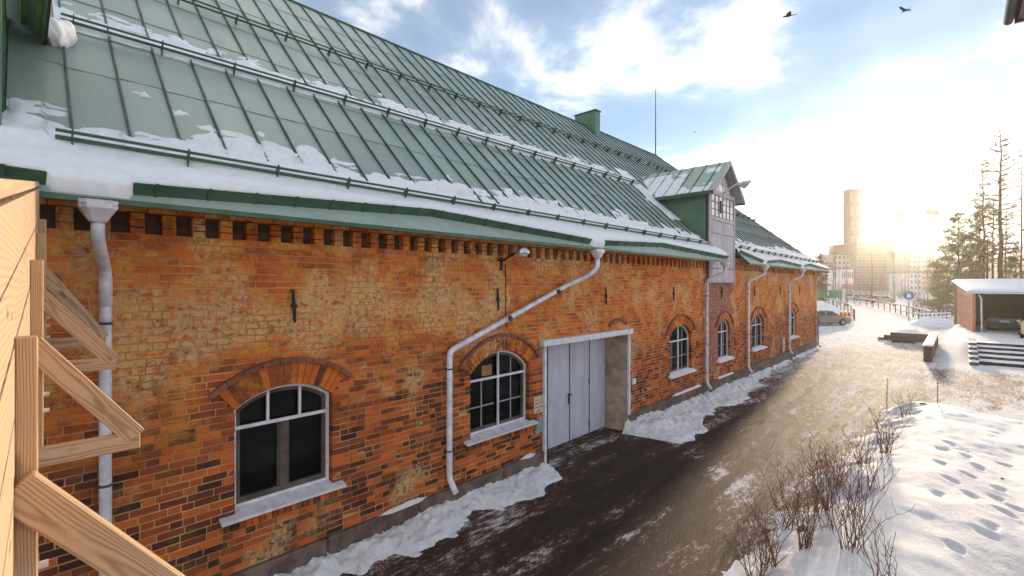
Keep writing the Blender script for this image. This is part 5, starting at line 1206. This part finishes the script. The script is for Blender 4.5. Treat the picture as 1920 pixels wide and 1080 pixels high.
# tower crane
cb = at(1743, 235); cr = empty('tower_crane', 'yellow tower crane with a long level jib above the blocks', 'crane', tuple(cb), RZ_R)
ztop = CAM.z+(533-402)/FPX*235
b_ = MB(); hw_ = .95; n = int(ztop/2.2)
for sx_ in (-1, 1):
    for sy_ in (-1, 1): b_.box(sx_*hw_-.13, sy_*hw_-.13, 0, sx_*hw_+.13, sy_*hw_+.13, ztop)
for k in range(n):
    z0_, z1_ = k*2.2, k*2.2+2.2; s_ = 1 if k % 2 else -1
    for y_ in (-hw_, hw_): b_.tube([(-s_*hw_, y_, z0_), (s_*hw_, y_, z1_)], .08, 4); b_.tube([(-hw_, y_, z1_), (hw_, y_, z1_)], .07, 4)
o = b_.build('mast', MAT['yellow_metal']); o.parent = cr
b_ = MB(); jl, jr = -19.5, 62.0
b_.box(jl, -.5, ztop+.6, 0, .5, ztop+1.0); b_.box(jl, -.9, ztop+.3, jl+3.2, .9, ztop+2.0); o = b_.build('counter_jib', MAT['yellow_metal']); o.parent = cr
b_ = MB(); b_.box(jl+2.8, -.8, ztop-1.6, jl+5.5, .8, ztop+.5); b_.box(jl+6.5, -.5, ztop-.9, jl+10.5, .5, ztop-.2); o = b_.build('counterweight', MAT['f_grey']); o.parent = cr
b_ = MB()
for y_ in (-.6, .6): b_.box(0, y_-.09, ztop+.6, jr, y_+.09, ztop+.8)
b_.box(0, -.1, ztop+1.9, jr, .1, ztop+2.1)
for k in range(31):
    x = k*2; b_.tube([(x, -.6, ztop+.7), (x+1, 0, ztop+2.0)], .06, 4); b_.tube([(x+1, 0, ztop+2.0), (x+2, -.6, ztop+.7)], .06, 4)
o = b_.build('jib', MAT['yellow_metal']); o.parent = cr
b_ = MB(); b_.cbox(-1.3, -1.2, ztop, 1.3, 1.2, ztop+2.6, .1); b_.cbox(1.3, -1.6, ztop-.6, 3.0, -.2, ztop+1.6, .1); o = b_.build('slewing_cab', MAT['yellow_metal']); o.parent = cr
b_ = MB(); b_.box(3.0, -1.4, ztop, 3.02, -.4, ztop+1.3); b_.box(1.5, -1.63, ztop, 2.8, -1.605, ztop+1.3); o = b_.build('cab_window', MAT['f_glass']); o.parent = cr
# masts
for px, t_, yt, lab in ((1697, 150, 444, 'thin light mast, left of the pair before the grey block'), (1703, 150, 452, 'thin light mast, right of the pair before the grey block'), (1566, 120, 405, 'tall thin mast rising left of the tower')):
    p = at(px, t_); hh = CAM.z+(533-yt)/FPX*t_; m_ = empty('light_mast', lab, 'mast', tuple(p)); b_ = MB(); b_.tube([p, p+Vector((0, 0, hh))], [.13, .06], 6); wpart(b_, 'pole', 'zinc_dark', m_); b_ = MB(); q = p+Vector((0, 0, hh)); b_.cbox(q.x-.5, q.y-.3, q.z-.1, q.x+.5, q.y+.3, q.z+.12, .03); wpart(b_, 'lamp_head', 'zinc', m_)
# ------------------------------------------------------------------ trees
mat('bark_pine', (.17,.085,.050), .9, var=.4, vscale=2.5, bump=.5, bscale=10); mat('bark_birch', (.42,.37,.33), .8, var=.6, vscale=3, col2=(.08,.06,.05), stretch=(1, 1, 4)); mat('twig_far', (.13,.075,.05), .85); mat('needles', (.085,.105,.028), .7, var=.45, vscale=.9, col2=(.15,.14,.04)); mat('needles_dark', (.035,.055,.025), .75, var=.4, vscale=.9)
def needle_clump(mb, c_, r, n, rs):
    for i in range(n):
        d_ = Vector((rs.gauss(0, 1), rs.gauss(0, 1), rs.gauss(.35, .7))); d_.normalize(); p = c_+Vector((rs.gauss(0, .35), rs.gauss(0, .35), rs.gauss(0, .22)))*r; l = r*rs.uniform(.35, .8); s_ = d_.orthogonal().normalized(); s_.rotate(Matrix.Rotation(rs.uniform(0, 6.28), 3, d_)); s_ = s_*l*.22
        mb.add([p-s_, p+s_, p+d_*l], [(0, 1, 2)])
def conifer(px, t_, ytop, r_base, seed, label, dens=1.0, bare=0.0, clump=.5, needlemat='needles', name='pine_tree', ybase=None, shape=1.0, droop=-.05, n_whorl=None, group=None, trunk_r=None, lean=0.0):
    rs = random.Random(seed); p = at(px, t_); p.z = float(gheight(p.x, p.y)); hh = CAM.z+(533-ytop)/FPX*t_-p.z
    root = empty(name, label, 'tree', tuple(p), group=group); tr = trunk_r or hh*.013
    T_ = MB(); P = [Vector((lean*hh*(k/8)**1.5+rs.gauss(0, .02)*hh*.12, rs.gauss(0, .02)*hh*.12, hh*k/8)) for k in range(9)]; P[0] = Vector((0, 0, -.2)); T_.tube(P, [tr*(1.12-k/8*1.02) for k in range(9)], 8, cap=False); o = T_.build('trunk', MAT['bark_pine'], smooth=True); o.parent = root
    L = MB(); Nd = MB(); nw = n_whorl or int(hh/.55)
    for w_ in range(nw):
        f_ = bare+(1-bare)*(w_+.5)/nw; z = hh*f_; ax = P[min(7, int(f_*8))].lerp(P[min(8, int(f_*8)+1)], f_*8-int(f_*8)); rad = r_base*(1-((f_-bare)/(1-bare)))**shape+.25
        for b2 in range(rs.choice((3, 4, 4, 5))):
            a = rs.uniform(0, 6.28); ln = rad*rs.uniform(.55, 1.1); d_ = Vector((math.cos(a), math.sin(a), droop+rs.uniform(-.1, .25)+.35*f_)); q0 = Vector((ax.x, ax.y, z)); q1 = q0+d_*ln*.55; q2 = q0+d_*ln+Vector((0, 0, ln*rs.uniform(.0, .22)))
            L.tube([q0, q1, q2], [tr*.30*(1-f_*.6)+.012, tr*.16+.006, .006], 4, cap=False)
            if dens > 0:
                nc_ = max(1, int(ln/clump*1.6))
                for c_ in range(nc_):
                    if rs.random() < dens: s_ = .30+.72*(c_+rs.random())/nc_; needle_clump(Nd, q0.lerp(q2, s_)+Vector((rs.gauss(0, .2), rs.gauss(0, .2), rs.gauss(.05, .15)))*clump, clump, 16, rs)
            for tw_ in range(2 if dens < .4 else 1):
                s_ = rs.uniform(.3, .9); q = q0.lerp(q2, s_); dd = (d_+Vector((rs.uniform(-.8, .8), rs.uniform(-.8, .8), rs.uniform(-.1, .5)))).normalized(); L.tube([q, q+dd*ln*.3], [.012, .004], 3, cap=False)
    for mb_, nm, mt in ((L, 'branches', 'twig_far'), (Nd, 'crown', needlemat)):
        if mb_.v: o = mb_.build(nm, MAT[mt]); o.parent = root
    return root
conifer(1797, 62, 402, 3.6, 11, 'broad bushy green pine behind the carport', 1.0, .06, .55, shape=.62)
conifer(1760, 66, 500, 1.6, 12, 'young low pine at the left foot of the bushy pine', 1.0, .02, .42, shape=.8)
conifer(1836, 68, 385, 2.3, 13, 'narrower green pine just right of the bushy pine', .85, .25, .5, shape=.7)
conifer(1876, 60, 246, 2.4, 14, 'tallest bare-branched tree, highest at the right', .10, .30, .4, shape=.5, trunk_r=.30, lean=-.045, n_whorl=26)
conifer(1843, 64, 298, 2.0, 15, 'tall thin trunk with sparse twigs left of the tallest tree', .30, .30, .4, shape=.55, trunk_r=.20, n_whorl=26)
conifer(1862, 70, 356, 1.6, 16, 'slim bare trunk between the two tallest trees', .12, .35, .4, shape=.5, trunk_r=.17, n_whorl=18)
conifer(1851, 60, 440, 1.3, 17, 'short straight trunk left of the slim bare trunk', .2, .55, .4, shape=.5, trunk_r=.16, n_whorl=10)
conifer(1886, 76, 370, 2.0, 18, 'leafless tree just right of the tallest tree', .06, .30, .4, shape=.5, trunk_r=.13, n_whorl=22)
conifer(1916, 66, 280, 2.6, 19, 'sparse tree at the right edge of the picture', .12, .25, .4, shape=.5, trunk_r=.14, n_whorl=24)
conifer(1905, 72, 455, 2.4, 20, 'green spruce low at the right edge', .9, .05, .5, shape=.8)
conifer(1538, 96, 474, 2.2, 21, 'pointed spruce top above the far barn roof', 1.0, .05, .5, shape=1.0, name='spruce_tree', needlemat='needles_dark')
conifer(1776, 56, 555, 1.3, 23, 'small young spruce in the snow left of the carport', .9, .03, .35, shape=.9, name='spruce_tree')
def birch(px, t_, ytop, seed, label, spread=1.6, r=.13, matn='bark_birch', n=16, fork=False):
    rs = random.Random(seed); p = at(px, t_); hh = CAM.z+(533-ytop)/FPX*t_; root = empty('birch_tree', label, 'tree', tuple(p)); T_ = MB(); B_ = MB()
    P = [Vector((rs.gauss(0, .03)*hh*.2, rs.gauss(0, .03)*hh*.2, hh*k/7)) for k in range(8)]; P[0] = Vector((0, 0, -.2)); T_.tube(P, [r*(1.1-k/7) +.01 for k in range(8)], 7, cap=False); o = T_.build('trunk', MAT[matn], smooth=True); o.parent = root
    for i in range(n):
        f_ = rs.uniform(.3, .98); k = int(f_*7); q0 = P[k].lerp(P[min(7, k+1)], f_*7-k); a = rs.uniform(0, 6.28); ln = spread*rs.uniform(.5, 1.1)*(1.15-f_); d_ = Vector((math.cos(a)*.7, math.sin(a)*.7, 1)).normalized(); q1 = q0+d_*ln*.6; q2 = q1+Vector((d_.x, d_.y, .2)).normalized()*ln*.5
        B_.tube([q0, q1, q2], [.035, .02, .006], 4, cap=False)
        for j in range(5):
            s_ = rs.uniform(.3, 1); q = q0.lerp(q2, s_); dd = Vector((rs.uniform(-1, 1), rs.uniform(-1, 1), rs.uniform(-.6, .7))).normalized(); B_.tube([q, q+dd*ln*.25, q+dd*ln*.4+Vector((0, 0, -ln*.12))], [.010, .007, .003], 3, cap=False)
    o = B_.build('crown', MAT['twig_far']); o.parent = root
for a in ((1562, 86, 448, 1, 'slender birch just right of the far barn corner', 2.0, .12), (1587, 84, 472, 2, 'pale birch trunk left of the footpath', 1.8, .17), (1573, 90, 500, 3, 'small birch between the two left birches', 1.5, .09), (1635, 92, 470, 4, 'brown straight trunk behind the railing bend', 1.6, .15, 'bark_pine'), (1675, 84, 462, 5, 'leaning birch right of the parked cars', 1.9, .14), (1652, 98, 505, 6, 'small bare tree among the parked cars', 1.8, .08), (1722, 110, 490, 7, 'bare birch right of the blue sign', 2.2, .12), (1740, 90, 482, 8, 'forked bare birch beside the crane foot', 2.0, .10), (1757, 84, 470, 9, 'thin bare birch left of the bushy pine', 2.0, .10), (1614, 120, 500, 10, 'small bare tree before the large brown block', 2.2, .1), (1690, 125, 505, 11, 'low bare tree before the beige block', 2.4, .1)):
    birch(*a)
# scrub along the foot of the wood, a hazy mass of twigs
def scrub(pxa, pxb, ta, tb, n, hh, seed, label):
    rs = random.Random(seed); b_ = MB()
    for i in range(n):
        p = at(rs.uniform(pxa, pxb), rs.uniform(ta, tb)); p.z = float(gheight(p.x, p.y))-.05; d_ = Vector((rs.gauss(0, .3), rs.gauss(0, .3), 1)).normalized()*hh*rs.uniform(.3, 1); q = p+d_*.5; b_.tube([p, q, p+d_+Vector((rs.gauss(0, .1), rs.gauss(0, .1), 0))], [.022, .014, .005], 3, cap=False)
        for j in range(3): e_ = p.lerp(p+d_, rs.uniform(.4, .95)); b_.tube([e_, e_+Vector((rs.gauss(0, .25), rs.gauss(0, .25), rs.uniform(.1, .4)))*hh*.4], [.010, .004], 3, cap=False)
    return b_.build('scrub', MAT['twig_far'], label=label, cat='scrub', kind='stuff')
scrub(1710, 1800, 56, 100, 420, 2.2, 1, 'tangle of bare scrub in the snow beyond the railing'); scrub(1555, 1720, 120, 190, 900, 4.0, 2, 'far brown scrub before the apartment blocks'); scrub(1800, 1990, 60, 95, 500, 3.2, 3, 'scrub and saplings behind the carport'); scrub(1720, 1990, 110, 200, 700, 5.0, 4, 'distant scrub behind the pines')
# ------------------------------------------------------------------ neighbouring house at the right: only its eave corner shows
K = at(1898, 7.0, py=44); hs = empty('neighbour_house', 'corner of a house eave with dark gutter at the top right', 'house', (8, -11, 0)); mat('eave_mauve', (.30,.21,.19), .7, var=.2, vscale=4, stretch=(1, 6, 1)); mat('house_red', (.24,.10,.07), .8, var=.2)
b_ = MB(); b_.box(K.x-3.4, -14.5, 0, K.x-.7, K.y-1.0, K.z-.05); wpart(b_, 'wall', 'house_red', hs)
b_ = MB(); b_.prism([(K.x, K.y, K.z+.16), (K.x, K.y-4.6, K.z+2.4), (K.x, K.y-9.2, K.z+.16), (K.x, K.y-9.2, K.z+.06), (K.x, K.y-4.6, K.z+2.3), (K.x, K.y, K.z+.06)], (-4.0, 0, 0)); wpart(b_, 'roof', 'zinc_dark', hs)
b_ = MB(); b_.box(K.x-3.95, K.y-1.0, K.z+.02, K.x-.06, K.y-.06, K.z+.06); wpart(b_, 'eave_soffit', 'eave_mauve', hs)
b_ = MB(); b_.box(K.x-.055, K.y-1.2, K.z-.02, K.x-.01, K.y-.02, K.z+.17); wpart(b_, 'bargeboard', 'wood_grey', hs)
b_ = MB(); b_.tube([(K.x-4.0, K.y+.04, K.z+.05), (K.x+.02, K.y+.04, K.z+.05)], .055, 8); wpart(b_, 'gutter', 'zinc_dark', hs)
# ------------------------------------------------------------------ birds
mat('bird_black', (.012,.012,.014), .7)
def bird(px, py, t_, span, rz, roll, label):
    c_ = at(px, t_, py=py); root = empty('crow', label, 'bird', tuple(c_), rz); s = span
    b_ = MB(); b_.tube([(-.30*s, 0, 0), (-.2*s, 0, .01*s), (0, 0, .0), (.16*s, 0, .015*s), (.24*s, 0, .02*s), (.30*s, 0, .01*s)], [.015*s, .035*s, .065*s, .05*s, .04*s, .008*s], 8); b_.add([(-.26*s, -.02*s, 0), (-.26*s, .02*s, 0), (-.44*s, .07*s, .0), (-.44*s, -.07*s, .0)], [(0, 1, 2, 3)]); o = b_.build('body', MAT['bird_black'], smooth=True); o.parent = root
    for sg_, up_ in ((-1, .30+roll), (1, .30-roll)):
        b_ = MB(); P = [(.10*s, .03*s*sg_, .02*s), (.14*s, .25*s*sg_, (.02+up_*.24)*s), (.02*s, .52*s*sg_, (.02+up_*.45)*s), (-.10*s, .48*s*sg_, (.02+up_*.40)*s), (-.14*s, .25*s*sg_, (.01+up_*.2)*s), (-.12*s, .03*s*sg_, .01*s)]; b_.prism(P, (0, 0, .008*s)); o = b_.build('wing', MAT['bird_black']); o.parent = root
bird(1478, 30, 30, 1.05, 1.9, .35, 'larger black crow flying, left of the two upper birds'); bird(1697, 20, 36, 1.0, .9, -.2, 'small black crow flying near the top right'); bird(1303, 248, 95, .85, 1.2, .1, 'tiny distant bird beside the mast')
# ------------------------------------------------------------------ haze
hm = bpy.data.materials.new('haze'); hm.use_nodes = True; ht = hm.node_tree; ht.nodes.clear(); pv = ht.nodes.new('ShaderNodeVolumePrincipled'); ho = ht.nodes.new('ShaderNodeOutputMaterial'); ht.links.new(pv.outputs[0], ho.inputs['Volume'])
pv.inputs["Color"].default_value = (.95, .92, .88, 1); pv.inputs['Density'].default_value = HAZE; pv.inputs['Anisotropy'].default_value = .78
b_ = MB(); b_.box(-620, -720, -1.2, 820, 720, 70); hz = b_.build('haze', hm, label='pale sunlit haze over the whole place', cat='haze', kind='stuff')
